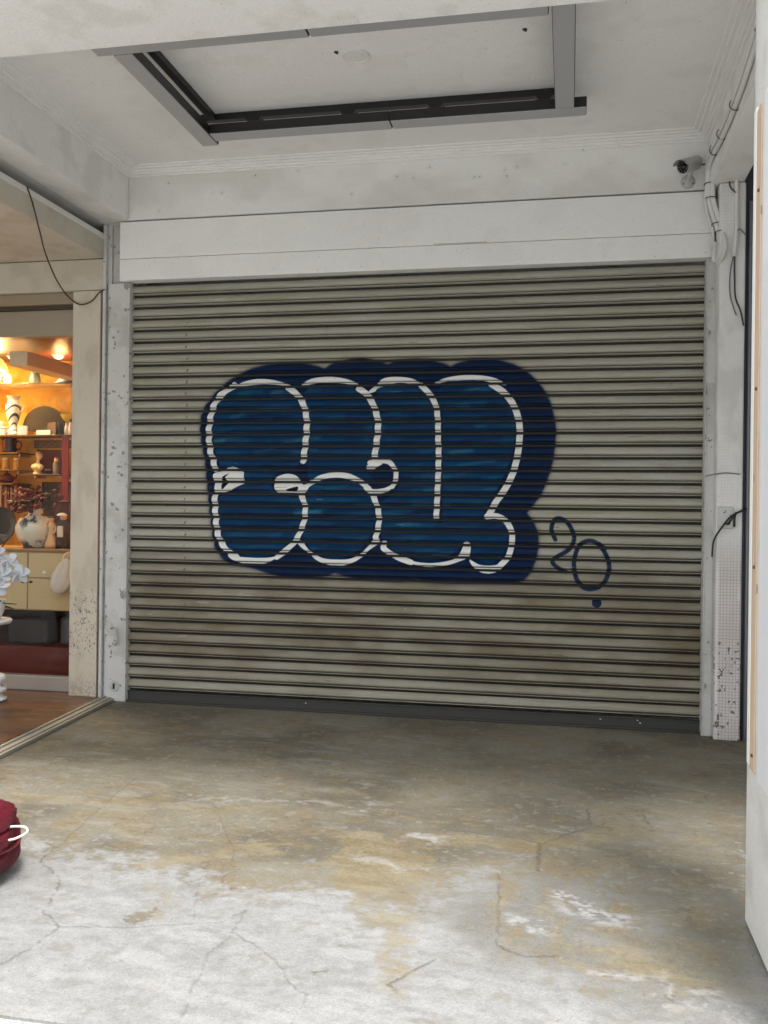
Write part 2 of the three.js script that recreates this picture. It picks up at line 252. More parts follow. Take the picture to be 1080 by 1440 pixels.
  part('left_bay_ceiling', bx(-3.4, -.201, 3.104, 3.4, -.3, 2.13), mPlaster, bld);
  part('left_bay_wall', bx(-3.4, -.202, 2.62, 3.1, -.35, -.165), M(.25, .24, .22, .9), bld);
  part('left_light_blocker', bx(-2.0, -1.9, -.02, 3.1, .01, 2.12), mPlaster, bld);  // unseen wall, placed here to hold back light from the left
  part('rear_wall', bx(-.2, 4.1, 0, 3.6, -.5, -.31), mPlaster, bld);
  part('upper_wall', bx(-9, 11, 3.645, 13, 2.3, 2.75), mPlaster, bld);
  part('far_right_wall', bx(5.5, 11, 0, 3.63, 2.3, 2.75), mPlaster, bld);
  part('far_left_wall', bx(-9, -3.2, 0, 3.63, 2.3, 2.75), mPlaster, bld);
}
{ // steel door folded back between the pillar and the partition
  const o = thing('steel_door', 'dark blue grey steel door folded back beside the tiled pillar', 'door');
  for (let k = 0; k < 3; k++) part('panel', bx(3.745 + k * .05, 3.79 + k * .05, 0, 3.22, -.05 - k * .02, .1 - k * .03, .005), M(.055, .06, .075, .4, { metalness: .4 }), o);
  part('rail', cyl(.012, .012, 3, 10).translate(3.77, 1.5, .115), M(.2, .21, .24, .4, { metalness: .5 }), o);
}

// ---------- roller shutter with graffiti ----------
const SW = 3.55, SY0 = .075, SH = 2.625, NS = 35, PITCH = SH / NS;
const shutterMap = (() => {
  const w = 2048, h = 1514, S = w / SW, c = canvas(w, h), g = c.getContext('2d');
  const X = (x) => x * S, Y = (y) => (SY0 + SH - y) * S;
  const smooth = (p, close) => { g.beginPath(); const n = p.length, q = (i) => p[close ? (i + n) % n : clamp(i, 0, n - 1)]; g.moveTo(X(p[0][0]), Y(p[0][1]));
    for (let i = 0; i < (close ? n : n - 1); i++) { const a = q(i - 1), b = q(i), d = q(i + 1), e = q(i + 2); g.bezierCurveTo(X(b[0] + (d[0] - a[0]) / 6), Y(b[1] + (d[1] - a[1]) / 6), X(d[0] - (e[0] - b[0]) / 6), Y(d[1] - (e[1] - b[1]) / 6), X(d[0]), Y(d[1])); } if (close) g.closePath(); };
  const arcs = (lists) => { // closed outline made of smooth runs that meet in notches
    g.beginPath(); let first = true; for (const p of lists) { const n = p.length, q = (i) => p[clamp(i, 0, n - 1)]; if (first) g.moveTo(X(p[0][0]), Y(p[0][1])); else g.lineTo(X(p[0][0]), Y(p[0][1])); first = false;
      for (let i = 0; i < n - 1; i++) { const a = q(i - 1), b = q(i), d = q(i + 1), e = q(i + 2); g.bezierCurveTo(X(b[0] + (d[0] - a[0]) / 6), Y(b[1] + (d[1] - a[1]) / 6), X(d[0] - (e[0] - b[0]) / 6), Y(d[1] - (e[1] - b[1]) / 6), X(d[0]), Y(d[1])); } } g.closePath(); };
  const outer = [
    [[1.3, 2.135], [1.185, 2.168], [1.055, 2.179], [.902, 2.164], [.756, 2.118], [.638, 2.047], [.549, 1.958], [.497, 1.882], [.479, 1.782], [.49, 1.669], [.516, 1.542], [.532, 1.388], [.553, 1.216], [.575, 1.062], [.614, .968], [.696, .906], [.852, .879], [.984, .842], [1.123, .827], [1.302, .841], [1.379, .865]],
    [[1.379, .865], [1.466, .841], [1.556, .825], [1.681, .82], [1.8, .819], [1.897, .839]], [[1.897, .839], [1.967, .823], [2.101, .818], [2.371, .826], [2.505, .838], [2.559, .873], [2.596, .942], [2.62, 1.035], [2.619, 1.128], [2.593, 1.195], [2.551, 1.253]],
    [[2.551, 1.253], [2.629, 1.355], [2.673, 1.461], [2.701, 1.566], [2.716, 1.713], [2.71, 1.793], [2.676, 1.924], [2.608, 2.03], [2.515, 2.112], [2.397, 2.161], [2.273, 2.18], [2.154, 2.162], [2.085, 2.133]], [[2.085, 2.133], [2.033, 2.155], [1.906, 2.184], [1.761, 2.178], [1.695, 2.153]], [[1.695, 2.153], [1.637, 2.176], [1.512, 2.196], [1.363, 2.173], [1.3, 2.135]]];
  const NAVY = 'rgb(0,28,62)', BLUE = 'rgb(0,50,86)', WHITE = 'rgb(224,224,220)';
  // soft overspray, then the block shadow colour
  g.save(); g.filter = 'blur(7px)'; g.globalAlpha = .5; g.fillStyle = NAVY; g.strokeStyle = NAVY; arcs(outer); g.lineWidth = 6; g.fill(); g.stroke(); g.restore();
  g.save(); g.filter = 'blur(2px)'; g.fillStyle = NAVY; arcs(outer); g.fill(); g.restore();
  // letter bodies
  const bodies = [
    [[.662, 1.986], [.813, 2.034], [.969, 2.028], [1.086, 1.974], [1.151, 1.899], [1.171, 1.788], [1.164, 1.665], [1.142, 1.566], [1.117, 1.517], [1.002, 1.492], [.963, 1.442], [.977, 1.368], [1.094, 1.332], [1.158, 1.32], [1.172, 1.221], [1.148, 1.122], [1.072, 1.047], [.969, .971], [.839, .949], [.721, .978], [.641, 1.052], [.606, 1.164], [.608, 1.315], [.703, 1.366], [.781, 1.416], [.767, 1.503], [.648, 1.516], [.601, 1.566], [.573, 1.691], [.571, 1.792], [.597, 1.905]],
    [[1.188, 2.01], [1.314, 2.042], [1.453, 2.028], [1.554, 1.944], [1.605, 1.834], [1.607, 1.688], [1.59, 1.567], [1.572, 1.494], [1.623, 1.445], [1.586, 1.421], [1.498, 1.457], [1.397, 1.469], [1.296, 1.456], [1.221, 1.431], [1.194, 1.517], [1.211, 1.689], [1.209, 1.812], [1.176, 1.923]],
    [[1.196, 1.369], [1.271, 1.437], [1.398, 1.456], [1.523, 1.421], [1.586, 1.36], [1.619, 1.251], [1.614, 1.142], [1.553, 1.032], [1.429, .962], [1.328, .96], [1.226, 1.013], [1.174, 1.098], [1.204, 1.222]],
    [[1.647, 2.019], [1.758, 2.042], [1.869, 2.03], [1.953, 1.947], [1.985, 1.824], [1.991, 1.607], [1.988, 1.335], [1.996, 1.213], [2.044, 1.214], [2.042, 1.607], [2.039, 1.824], [2.008, 1.946], [2.048, 2.027], [2.17, 2.045], [2.291, 2.023], [2.385, 1.955], [2.46, 1.847], [2.475, 1.713], [2.443, 1.553], [2.379, 1.406], [2.3, 1.258], [2.314, 1.211], [2.421, 1.192], [2.436, 1.099], [2.41, 1.005], [2.331, .95], [2.236, .988], [2.195, 1.081], [2.141, 1.026], [2.047, .97], [1.924, .961], [1.799, .992], [1.701, 1.059], [1.643, 1.195], [1.67, 1.305], [1.766, 1.388], [1.779, 1.498], [1.708, 1.566], [1.624, 1.58], [1.643, 1.744], [1.62, 1.91]]];
  g.fillStyle = BLUE; for (const b of bodies) { smooth(b, true); g.fill(); }
  { // uneven cap strokes inside the letters
    g.save(); g.beginPath(); for (const b of bodies) { b.forEach((q, i) => i ? g.lineTo(X(q[0]), Y(q[1])) : g.moveTo(X(q[0]), Y(q[1]))); g.closePath(); } g.clip(); g.filter = 'blur(4px)'; g.lineCap = 'round';
    for (let i = 0; i < 420; i++) { const x = rr(.45, 2.5), y = SY0 + (Math.floor(rr(8, 29)) + rr(.15, .55)) * PITCH, l = rr(.06, .26), up = rnd() < .5; g.globalAlpha = rr(.12, .55); g.strokeStyle = up ? (rnd() < .35 ? 'rgb(110,160,172)' : 'rgb(6,98,126)') : 'rgb(0,22,54)'; g.lineWidth = rr(4, up ? 11 : 18); g.beginPath(); g.moveTo(X(x), Y(y)); g.quadraticCurveTo(X(x + l / 2), Y(y + .012), X(x + l), Y(y + rr(0, .03))); g.stroke(); }
    g.restore();
  }
  g.strokeStyle = g.fillStyle = WHITE; g.lineCap = 'round'; g.lineJoin = 'round';
  const wl = (p, wd) => { smooth(p); g.lineWidth = wd * S; g.stroke(); };
  const wf = (p) => { smooth(p, true); g.fill(); };
  const W1 = .039, W2 = .035;
  wl([[.584, 1.509], [.57, 1.566], [.554, 1.603], [.542, 1.679], [.539, 1.754], [.548, 1.83], [.57, 1.911], [.616, 1.977], [.707, 2.039]], W1);
  wf([[.694, 2.032], [.812, 2.07], [.903, 2.076], [1.007, 2.058], [1.079, 2.028], [.995, 2.037], [.904, 2.042], [.799, 2.037]]);
  wl([[1.059, 2.021], [1.111, 1.983], [1.153, 1.93], [1.18, 1.85], [1.186, 1.763], [1.179, 1.677], [1.165, 1.56]], W1);
  wl([[.584, 1.337], [.588, 1.252], [.597, 1.151], [.614, 1.076], [.661, 1.002], [.737, .946]], W1); wf([[.675, .965], [.748, .954], [.839, .949], [.944, .952], [1.021, .966], [.944, .921], [.853, .902], [.774, .912], [.708, .934]]);
  wl([[1.002, .957], [1.072, 1.01], [1.123, 1.063], [1.15, 1.116], [1.173, 1.178], [1.182, 1.234], [1.176, 1.301], [1.151, 1.351]], W2);
  wf([[.575, 1.475], [.628, 1.497], [.701, 1.526], [.76, 1.497], [.778, 1.481], [.777, 1.421], [.742, 1.401], [.676, 1.368], [.59, 1.355], [.583, 1.402]]);
  wf([[.977, 1.427], [1.002, 1.461], [1.066, 1.48], [1.131, 1.463], [1.157, 1.418], [1.182, 1.416], [1.22, 1.443], [1.189, 1.369], [1.119, 1.354], [1.042, 1.35], [.993, 1.368]]);
  wf([[1.13, 2.025], [1.213, 2.071], [1.314, 2.084], [1.415, 2.072], [1.491, 2.047], [1.535, 2.014], [1.453, 2.035], [1.314, 2.048], [1.213, 2.039]]);
  wl([[1.516, 2.007], [1.566, 1.97], [1.607, 1.906], [1.636, 1.821], [1.639, 1.749], [1.63, 1.664], [1.618, 1.579]], W1);
  wl([[1.59, 1.552], [1.652, 1.562], [1.714, 1.552], [1.748, 1.506], [1.756, 1.458], [1.734, 1.404]], .03); wl([[1.591, 1.518], [1.621, 1.54], [1.652, 1.555]], .045); wf([[1.555, 1.399], [1.623, 1.387], [1.685, 1.395], [1.734, 1.416], [1.722, 1.383], [1.673, 1.363], [1.617, 1.358], [1.58, 1.366]]);
  wf([[1.158, 1.357], [1.22, 1.437], [1.296, 1.478], [1.397, 1.491], [1.485, 1.475], [1.573, 1.423], [1.624, 1.354], [1.555, 1.399], [1.486, 1.437], [1.398, 1.456], [1.297, 1.446], [1.233, 1.416]]);
  wl([[1.586, 1.391], [1.624, 1.324], [1.65, 1.24], [1.648, 1.155], [1.633, 1.094]], W2);
  wf([[1.123, 1.054], [1.155, 1.061], [1.226, .995], [1.29, .959], [1.379, .95], [1.479, .959], [1.56, 1.007], [1.615, 1.075], [1.639, 1.1], [1.658, 1.064], [1.591, 1.008], [1.517, .946], [1.429, .913], [1.354, .911], [1.265, .94], [1.188, 1]]);
  wl([[1.687, 1.058], [1.687, 1.024], [1.764, .975], [1.855, .942]], W2); wf([[1.771, .978], [1.869, .95], [1.965, .941], [2.061, .952], [2.128, .975], [2.162, 1.02], [2.175, 1.067], [2.198, 1.077], [2.217, 1.052], [2.209, .987], [2.142, .952], [2.061, .927], [1.952, .917], [1.855, .936]]);
  wf([[1.647, 2.012], [1.619, 1.985], [1.577, 1.979], [1.619, 2.026], [1.674, 2.067], [1.758, 2.075], [1.855, 2.06], [1.918, 2.018], [1.855, 2.03], [1.758, 2.039]]);
  wl([[1.904, 2.021], [1.96, 1.963], [1.995, 1.899], [2.009, 1.817], [2.012, 1.715], [2.016, 1.607], [2.015, 1.471], [2.012, 1.363], [2.007, 1.216]], W2);
  wf([[1.966, 2.025], [2.047, 2.061], [2.156, 2.079], [2.277, 2.074], [2.371, 2.051], [2.418, 2.014], [2.331, 2.033], [2.25, 2.048], [2.156, 2.049], [2.047, 2.04]]);
  wl([[2.331, 2.022], [2.405, 1.971], [2.452, 1.914], [2.486, 1.84], [2.502, 1.753], [2.5, 1.673], [2.488, 1.58], [2.464, 1.487], [2.419, 1.393], [2.366, 1.315], [2.325, 1.238]], W1);
  wl([[2.314, 1.228], [2.367, 1.232], [2.414, 1.212], [2.451, 1.166], [2.465, 1.113], [2.46, 1.046], [2.44, .985], [2.398, .938]], W2); wf([[2.21, .967], [2.277, .938], [2.358, .937], [2.411, .958], [2.43, .972], [2.411, .925], [2.358, .89], [2.291, .888], [2.244, .914]]);
  // dark touches inside the two white knots
  g.fillStyle = 'rgb(10,16,34)'; wf([[.63, 1.39], [.635, 1.453], [.681, 1.481], [.655, 1.453], [.669, 1.422], [.643, 1.384]]); wf([[1.055, 1.378], [1.131, 1.4], [1.125, 1.375]]);
  // the tag beside it: 20.
  g.strokeStyle = 'rgb(22,40,66)'; g.fillStyle = 'rgb(18,34,62)'; g.lineCap = 'round';
  const tg = (p, wd) => { g.save(); g.filter = 'blur(1px)'; wl(p, wd); g.restore(); };
  tg([[2.718, 1.097], [2.695, 1.156], [2.71, 1.21], [2.743, 1.223], [2.788, 1.197], [2.821, 1.139], [2.826, 1.093], [2.797, 1.039], [2.732, .998], [2.703, .965], [2.733, .932], [2.781, .907]], .026);
  tg([[2.97, 1.076], [3.002, 1.03], [3.028, .965], [3.023, .893], [2.979, .827], [2.902, .811], [2.85, .856], [2.828, .935], [2.836, 1.014], [2.867, 1.074], [2.931, 1.092], [3.002, 1.05]], .027);
  g.beginPath(); const dot = [[2.961, .731]]; g.arc(X(dot[0][0]), Y(dot[0][1]), .028 * S, 0, 7); g.fill();
  // scratches and knocks in the paint
  for (let i = 0; i < 130; i++) { const x = rr(.03, 3.5), y = SY0 + (Math.floor(rr(0, 35)) + rr(.35, .85)) * PITCH, l = rr(.01, .09); g.globalAlpha = rr(.25, .7); g.strokeStyle = rnd() < .6 ? 'rgb(62,54,40)' : 'rgb(190,188,178)'; g.lineWidth = rr(.8, 2.2); g.beginPath(); g.moveTo(X(x), Y(y)); g.lineTo(X(x + l), Y(y + rr(-.006, .006))); g.stroke(); }
  g.globalAlpha = 1;
  const px = g.getImageData(0, 0, w, h).data;
  const dec = new Float32Array(256); for (let i = 0; i < 256; i++) { const v = i / 255; dec[i] = v <= .04045 ? v / 12.92 : Math.pow((v + .055) / 1.055, 2.4); }
  const t = tex(w, h, (i, j) => {
    const x = i / S, y = SY0 + SH - j / S, sl = (y - SY0) / PITCH, k = Math.floor(sl), fr = sl - k, k4 = (j * w + i) * 4;
    const n = fbm(x * 1.6 + k * 7.3, y * 6, 101, 4), st = fbm(x * 3 + k * 3.1, y * 90, 102, 3), f = vn(i / 2, j / 2, 103), bl = fbm(x * 5, y * 11, 104, 4), tone = hash(k, 3, 9);
    let c = mix3([.44, .425, .36], [.34, .325, .26], n); c = mix3(c, [.22, .21, .165], sstep(.5, .8, st) * .4); c = mix3(c, [.43, .43, .40], sstep(.58, .8, bl) * .5);
    c = mix3(c, [.31, .32, .21], sstep(.6, .78, fbm(x * 2.2 + 40, y * 14, 105, 3)) * .5);   // greenish film
    const mud = fbm(x * 1.7 + 11, y * 9 + k * 2.7, 106, 4), low = sstep(1.12, .72, y + (mud - .5) * .5) * (.55 + .45 * sstep(.05, .5, y)); c = mix3(c, [.165, .135, .088], clamp(low * (.6 + .7 * sstep(.3, .75, mud * .5 + bl * .5)) * .78));   // splashed mud low down
    const kk = (.9 + .12 * f) * (.93 + .12 * tone); c = [c[0] * kk, c[1] * kk, c[2] * kk];
    const a = px[k4 + 3] / 255; if (a > 0) { const cov = a * (.975 + .025 * sstep(.3, .55, st)), p = .94 + .1 * st; c = mix3(c, [dec[px[k4]] * p, dec[px[k4 + 1]] * p, dec[px[k4 + 2]] * p], clamp(cov)); }
    return c;
  });
  t.wrapS = t.wrapT = THREE.ClampToEdgeWrapping; return t;
})();
{
  const o = thing('roller_shutter', 'closed steel roller shutter sprayed with blue bubble letter graffiti', 'roller shutter');
  const mSlat = new THREE.MeshPhysicalMaterial({ map: shutterMap, roughness: .7, specularIntensity: .35 }), mGapShade = M(.035, .031, .024, .8);  // second material: near-black colour carries the shade between slats, plus grimy steel
  // slat profile from its top down: gap, rolled belly, groove, bead, gap
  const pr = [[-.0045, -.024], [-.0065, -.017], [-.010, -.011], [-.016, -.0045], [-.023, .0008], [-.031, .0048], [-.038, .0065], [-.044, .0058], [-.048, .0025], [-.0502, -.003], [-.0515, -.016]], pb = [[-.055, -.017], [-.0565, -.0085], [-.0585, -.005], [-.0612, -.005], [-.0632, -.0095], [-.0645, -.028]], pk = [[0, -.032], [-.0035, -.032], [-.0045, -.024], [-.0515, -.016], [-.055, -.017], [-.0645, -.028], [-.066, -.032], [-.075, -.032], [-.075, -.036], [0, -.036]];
  for (let k = 0; k < NS; k++) {
    const top = SY0 + (k + 1) * PITCH, X0 = -.03, X1 = 3.58, dz = rr(-.0018, .0018), tilt = rr(-.003, .003), segs = [X0, .9, 1.8, 2.7, X1], bow = [0, rr(-.002, .0025), rr(-.002, .003), rr(-.002, .0025), 0];
    const sheet = (prof) => {
      const pos = [], uv = []; for (let i = 0; i < prof.length - 1; i++) for (let s = 0; s < 4; s++) {
        const q = (a, b) => { const y = top + prof[a][0]; pos.push(segs[b], y + (b / 4 - .5) * tilt, prof[a][1] + dz + bow[b]); uv.push(segs[b] / SW, (y - SY0) / SH); };
        q(i, s); q(i + 1, s); q(i, s + 1); q(i, s + 1); q(i + 1, s); q(i + 1, s + 1);
      }
      const g = new THREE.BufferGeometry(); g.setAttribute('position', new THREE.Float32BufferAttribute(pos, 3)); g.setAttribute('uv', new THREE.Float32BufferAttribute(uv, 2)); g.computeVertexNormals(); return toCreasedNormals(g, .8);
    };
    const m = part('slat', cat(sheet(pr), sheet(pb)), mSlat, o); part('interlock_gap_shade', sheet(pk), mGapShade, m);
    if (k > 5 && k < NS - 3) { const r = part('dent_clip', lumpy(new THREE.SphereGeometry(.011, 8, 6), .003, 60, k), M(.16, .145, .11, .6), m); r.scale.set(.55, 1.0, .45); r.rotation.z = -.5; r.position.set(.385 + rr(-.006, .006), top - .036, .0045); }
  }
  const mBar = M(.058, .056, .05, .6, { metalness: .3 });
  const bar = part('bottom_bar', cat(bx(-.02, 3.57, .012, SY0 - .004, -.03, -.002, .003), bx(-.02, 3.57, .003, .014, -.03, .022, .002), bx(-.02, 3.57, SY0 - .012, SY0 - .004, -.002, .004, .001)), mBar, o);
  for (const [x, y] of [[2.99, .05], [3.2, .055], [3.215, .04], [1.2, .05]]) part('paint_speck', lumpy(new THREE.SphereGeometry(.006, 6, 5), .002, 90).scale(1, .7, .3).translate(x, y, -.001), M(.6, .6, .58), bar);
  // painted guide rails
  const gl = part('guide_rail', cat(bx(-.15, -.012, 0, 2.708, -.03, .03, .006), bx(-.012, .002, 0, 2.706, -.028, .036, .004)), mGuide, o);
  part('latch_hook', tube([[-.105, .47, .03], [-.085, .485, .045], [-.06, .47, .052], [-.052, .43, .052], [-.05, .40, .052], [-.065, .375, .046], [-.09, .375, .03]], .006, 40), M(.4, .39, .36, .5), gl);
  const kp = part('lock_plate', cyl(.034, .034, .006, 24).rotateX(Math.PI / 2).translate(-.075, .1, .033), mGuide, gl); kp.userData.label = 'round painted lock plate';
  part('keyhole', bx(-.084, -.07, .082, .118, .036, .039, .001), mBlack, gl);
  part('guide_rail', cat(bx(3.55, 3.598, 0, 2.708, -.03, .07, .005), bx(3.545, 3.553, 0, 2.706, -.028, .075, .003)), mGuide, o);
  // housing over the shutter: two folded sheets
  const mHouse = new THREE.MeshStandardMaterial({ map: plasterTex(47, [.82, .815, .79], [.75, .74, .71], .6), roughness: .55, bumpMap: plasterBump, bumpScale: .001 });
  const hs = part('housing', bx(-.055, 3.588, 2.851, 3.088, -.02, .07, .004), mHouse, o);
  part('lower_panel', bx(-.055, 3.588, 2.712, 2.849, -.02, .0685, .004), mHouse, hs);
  part('scratch', bx(1.98, 2.3, 2.853, 2.857, .069, .0712, .0008), M(.3, .29, .26), hs);
}

// ---------- ceiling track light frame ----------
{
  const o = thing('track_light_frame', 'grey and black rectangular track light frame hung from the ceiling', 'light frame');
  const mAl = M(.42, .425, .43, .45, { metalness: .25 });
  const bar = (name, x0, x1, z0, z1) => { const b = part(name, bx(x0, x1, 3.285, 3.335, z0, z1, .002), mBlack, o); part('cover_plate', bx(x0 + .003, x1 - .003, 3.279, 3.2845, z0 + .003, z1 - .003, .001), mAl, b); return b; };
  bar('side_bar', .762, .858, .69, 1.732); bar('side_bar', 2.702, 2.798, .846, 1.83);
  bar('far_bar', .861, 1.855, .742, .842); bar('far_bar', 1.858, 2.858, .742, .842);
  bar('near_bar', .692, 1.68, 1.735, 1.829); bar('near_bar', 1.684, 2.69, 1.735, 1.829);
  part('ceiling_rail', bx(.78, 2.72, 3.385, 3.42, .73, .775, .003), mBlack, o); part('ceiling_rail', bx(.83, .87, 3.385, 3.42, .776, 1.83, .003), mBlack, o);
  for (const x of [1.085, 1.615, 2.085, 2.645]) {
    const s = new THREE.Shape([[-.05, 0], [.05, 0], [.028, -.024], [-.028, -.024]].map((a) => new THREE.Vector2(...a))), g = new THREE.ExtrudeGeometry(s, { depth: .05, bevelEnabled: false });
    const h = part('hanger_bracket', g.translate(x, 3.386, .735), mBlack, o); part('stem', bx(x - .007, x + .007, 3.334, 3.365, .76, .775), mBlack, h);
  }
}
solo('ceiling_cover', cat(cyl(.066, .066, .006, 40).translate(0, -.003, 0), new THREE.TorusGeometry(.061, .003, 6, 40).rotateX(Math.PI / 2).translate(0, -.006, 0), cyl(.006, .006, .008, 8).translate(.03, -.004, .01), cyl(.006, .006, .008, 8).translate(-.03, -.004, -.01)).translate(1.775, 3.42, 1.275), M(.7, .695, .67, .8), 'round white cover plate on the ceiling inside light frame', 'cover plate');
for (const [x, z, lb] of [[2.575, 1.374, 'small dark anchor stub in the ceiling near the light frame side bar'], [1.69, 1.32, 'small dark anchor stub in the ceiling beside the round cover plate']]) solo('anchor_hole', cat(cyl(.011, .011, .004, 12), cyl(.006, .004, .012, 8).translate(.004, -.004, 0)).translate(x, 3.419, z), M(.05, .045, .04, .9), lb, 'anchor', 'anchor stubs in the ceiling');

// ---------- camera and cables on the right ----------
{
  const o = thing('security_camera', 'grey bullet security camera on the beam above the shutter', 'security camera', [3.437, 3.148, .062]);
  const mC = M(.42, .42, .42, .45), d = new THREE.Vector3(-.5, -.36, .75).normalize(), c0 = new THREE.Vector3(.012, .075, .06);
  part('base', lathe([[0, .02], [.022, .018], [.036, .008], [.04, 0]], 28).rotateX(Math.PI / 2), mC, o);
  for (const [x, y] of [[-.024, -.014], [.024, -.014], [0, .026]]) part('screw', cyl(.005, .005, .004, 8).rotateX(Math.PI / 2).translate(x, y, .013), mBlack, o);
  part('arm', tube([[0, .004, .01], [.004, .02, .035], [.008, .04, .045], [.012, .06, .055]], .012), mC, o);
  const b = new THREE.Group(); b.name = 'body'; b.position.copy(c0); b.scale.setScalar(1.25); b.quaternion.setFromUnitVectors(new THREE.Vector3(0, 0, 1), d); o.add(b);
  part('housing', lathe([[0, -.055], [.024, -.053], [.027, -.045], [.027, .06], [.03, .062], [.03, .085], [.027, .088]], 28).rotateX(Math.PI / 2), mC, b);
  part('hood', (() => { const g = new THREE.CylinderGeometry(.034, .034, .165, 24, 1, true, -Math.PI * .42, Math.PI * .84); g.rotateX(Math.PI / 2); g.rotateZ(Math.PI); const p = cat(g, g.clone().scale(.93, .93, 1)); return p.translate(0, 0, .035); })(), M(.46, .46, .46, .4), b);
  part('lens', lathe([[0, .012], [.012, .01], [.015, 0], [.026, -.002]], 24).rotateX(Math.PI / 2).translate(0, 0, .084), M(.01, .01, .012, .1), b);
  const ring = []; for (let i = 0; i < 10; i++) ring.push(new THREE.SphereGeometry(.003, 6, 5).translate(.0195 * Math.cos(i * .628), .0195 * Math.sin(i * .628), .085)); part('led_ring', cat(...ring), M(.25, .25, .27, .2), b);
  part('cable', tube([[.05, .1, .03], [.07, .085, .025], [.09, .088, .02], [.11, .1, .015]], .004), mDark, o);
}
const mCable = new THREE.MeshStandardMaterial({ map: plasterTex(59, [.72, .72, .70], [.58, .57, .54], .8), roughness: .6 });
{
  const o = thing('cable_bundle', 'white painted cable bundle running along right beam and down past the housing', 'cables');
  const base = [[3.535, 3.22, 1.55], [3.535, 3.175, 1.15], [3.535, 3.165, .8], [3.535, 3.18, .5], [3.535, 3.2, .28], [3.54, 3.185, .15], [3.543, 3.12, .115], [3.55, 3.0, .112], [3.572, 2.92, .112], [3.597, 2.84, .115]];
  const off = (dx, dy, dz) => base.map(([x, y, z]) => [x + dx, y + dy, z + dz]);
  part('cable', tube([...off(0, 0, 0), [3.602, 2.76, .118], [3.59, 2.69, .12], [3.578, 2.665, .12], [3.574, 2.7, .12], [3.582, 2.78, .12]], .0125, 120, 10), mCable, o);
  part('cable', tube([...off(.018, .018, .012), [3.622, 2.77, .178], [3.622, 2.72, .18], [3.605, 2.67, .175], [3.592, 2.66, .12]], .0135, 120, 10), mCable, o);
  part('cable', tube([...off(-.012, .022, .0).slice(0, 6), [3.533, 3.14, .118], [3.53, 3.02, .1], [3.545, 2.93, .1], [3.57, 2.85, .1], [3.572, 2.75, .1]], .0085, 100, 8), mCable, o);
  part('cable', tube(off(-.004, .04, .008).slice(0, 7), .011, 80, 8), mCable, o);
  for (const [x, y, z, rx] of [[3.538, 3.175, 1.0, 0], [3.538, 3.19, .62, 0], [3.54, 3.21, .36, 0], [3.548, 3.11, .117, 1.57], [3.555, 3.03, .115, 1.57], [3.59, 2.88, .118, 1.4], [3.605, 2.83, .13, 1.4]]) part('cable_tie', new THREE.TorusGeometry(.029, .0026, 6, 18).rotateX(rx).translate(x, y, z), mDark, o);
}
{
  const o = thing('conduit', 'thin grey conduit with loose wires on the tiled pillar top', 'conduit');
  part('tube', tube([[3.683, 3.1, .175], [3.684, 2.95, .175], [3.684, 2.82, .175], [3.672, 2.68, .175]], .012), mCable, o);
  part('wire', tube([[3.672, 2.7, .178], [3.655, 2.6, .17], [3.655, 2.48, .168], [3.675, 2.4, .166], [3.69, 2.36, .165]], .0035), M(.18, .18, .18), o);
  part('wire', tube([[3.675, 2.69, .178], [3.678, 2.56, .17], [3.685, 2.45, .17], [3.712, 2.38, .168], [3.728, 2.3, .168]], .0045), mDark, o);
  part('wire', tube([[3.684, 2.82, .185], [3.70, 2.83, .18], [3.735, 2.80, .165]], .0035), M(.2, .2, .2), o);
  part('wire', tube([[3.645, 3.1, .165], [3.65, 3.07, .17], [3.665, 3.05, .17], [3.68, 3.03, .185]], .004), mDark, o);
}
{
  const o = thing('wall_socket', 'painted over socket plate on tiled pillar with black cables', 'socket');
  part('plate', bx(3.604, 3.686, 1.178, 1.30, .158, .172, .004), mGuide, o); part('slot', bx(3.632, 3.645, 1.265, 1.269, .1715, .173), mBlack, o); part('slot', bx(3.64, 3.67, 1.2, 1.212, .1715, .1735, .002), mBlack, o);
  part('cable', tube([[3.76, 1.29, .13], [3.72, 1.275, .18], [3.67, 1.245, .19], [3.62, 1.18, .19], [3.585, 1.11, .172], [3.577, 1.02, .168]], .0055), mBlack, o);
  part('cable', tube([[3.745, 1.28, .16], [3.70, 1.262, .185], [3.67, 1.225, .182], [3.655, 1.2, .174]], .005), mBlack, o);
  part('cable', tube([[3.70, 1.272, .18], [3.692, 1.24, .178], [3.692, 1.19, .172]], .0055), mBlack, o);
}
solo('loose_wire', tube([[3.549, 1.471, .085], [3.6, 1.482, .168], [3.643, 1.487, .17], [3.70, 1.482, .168], [3.748, 1.476, .14]], .003), M(.16, .16, .16), 'single thin dark wire crossing the tiled pillar above the socket', 'wire');

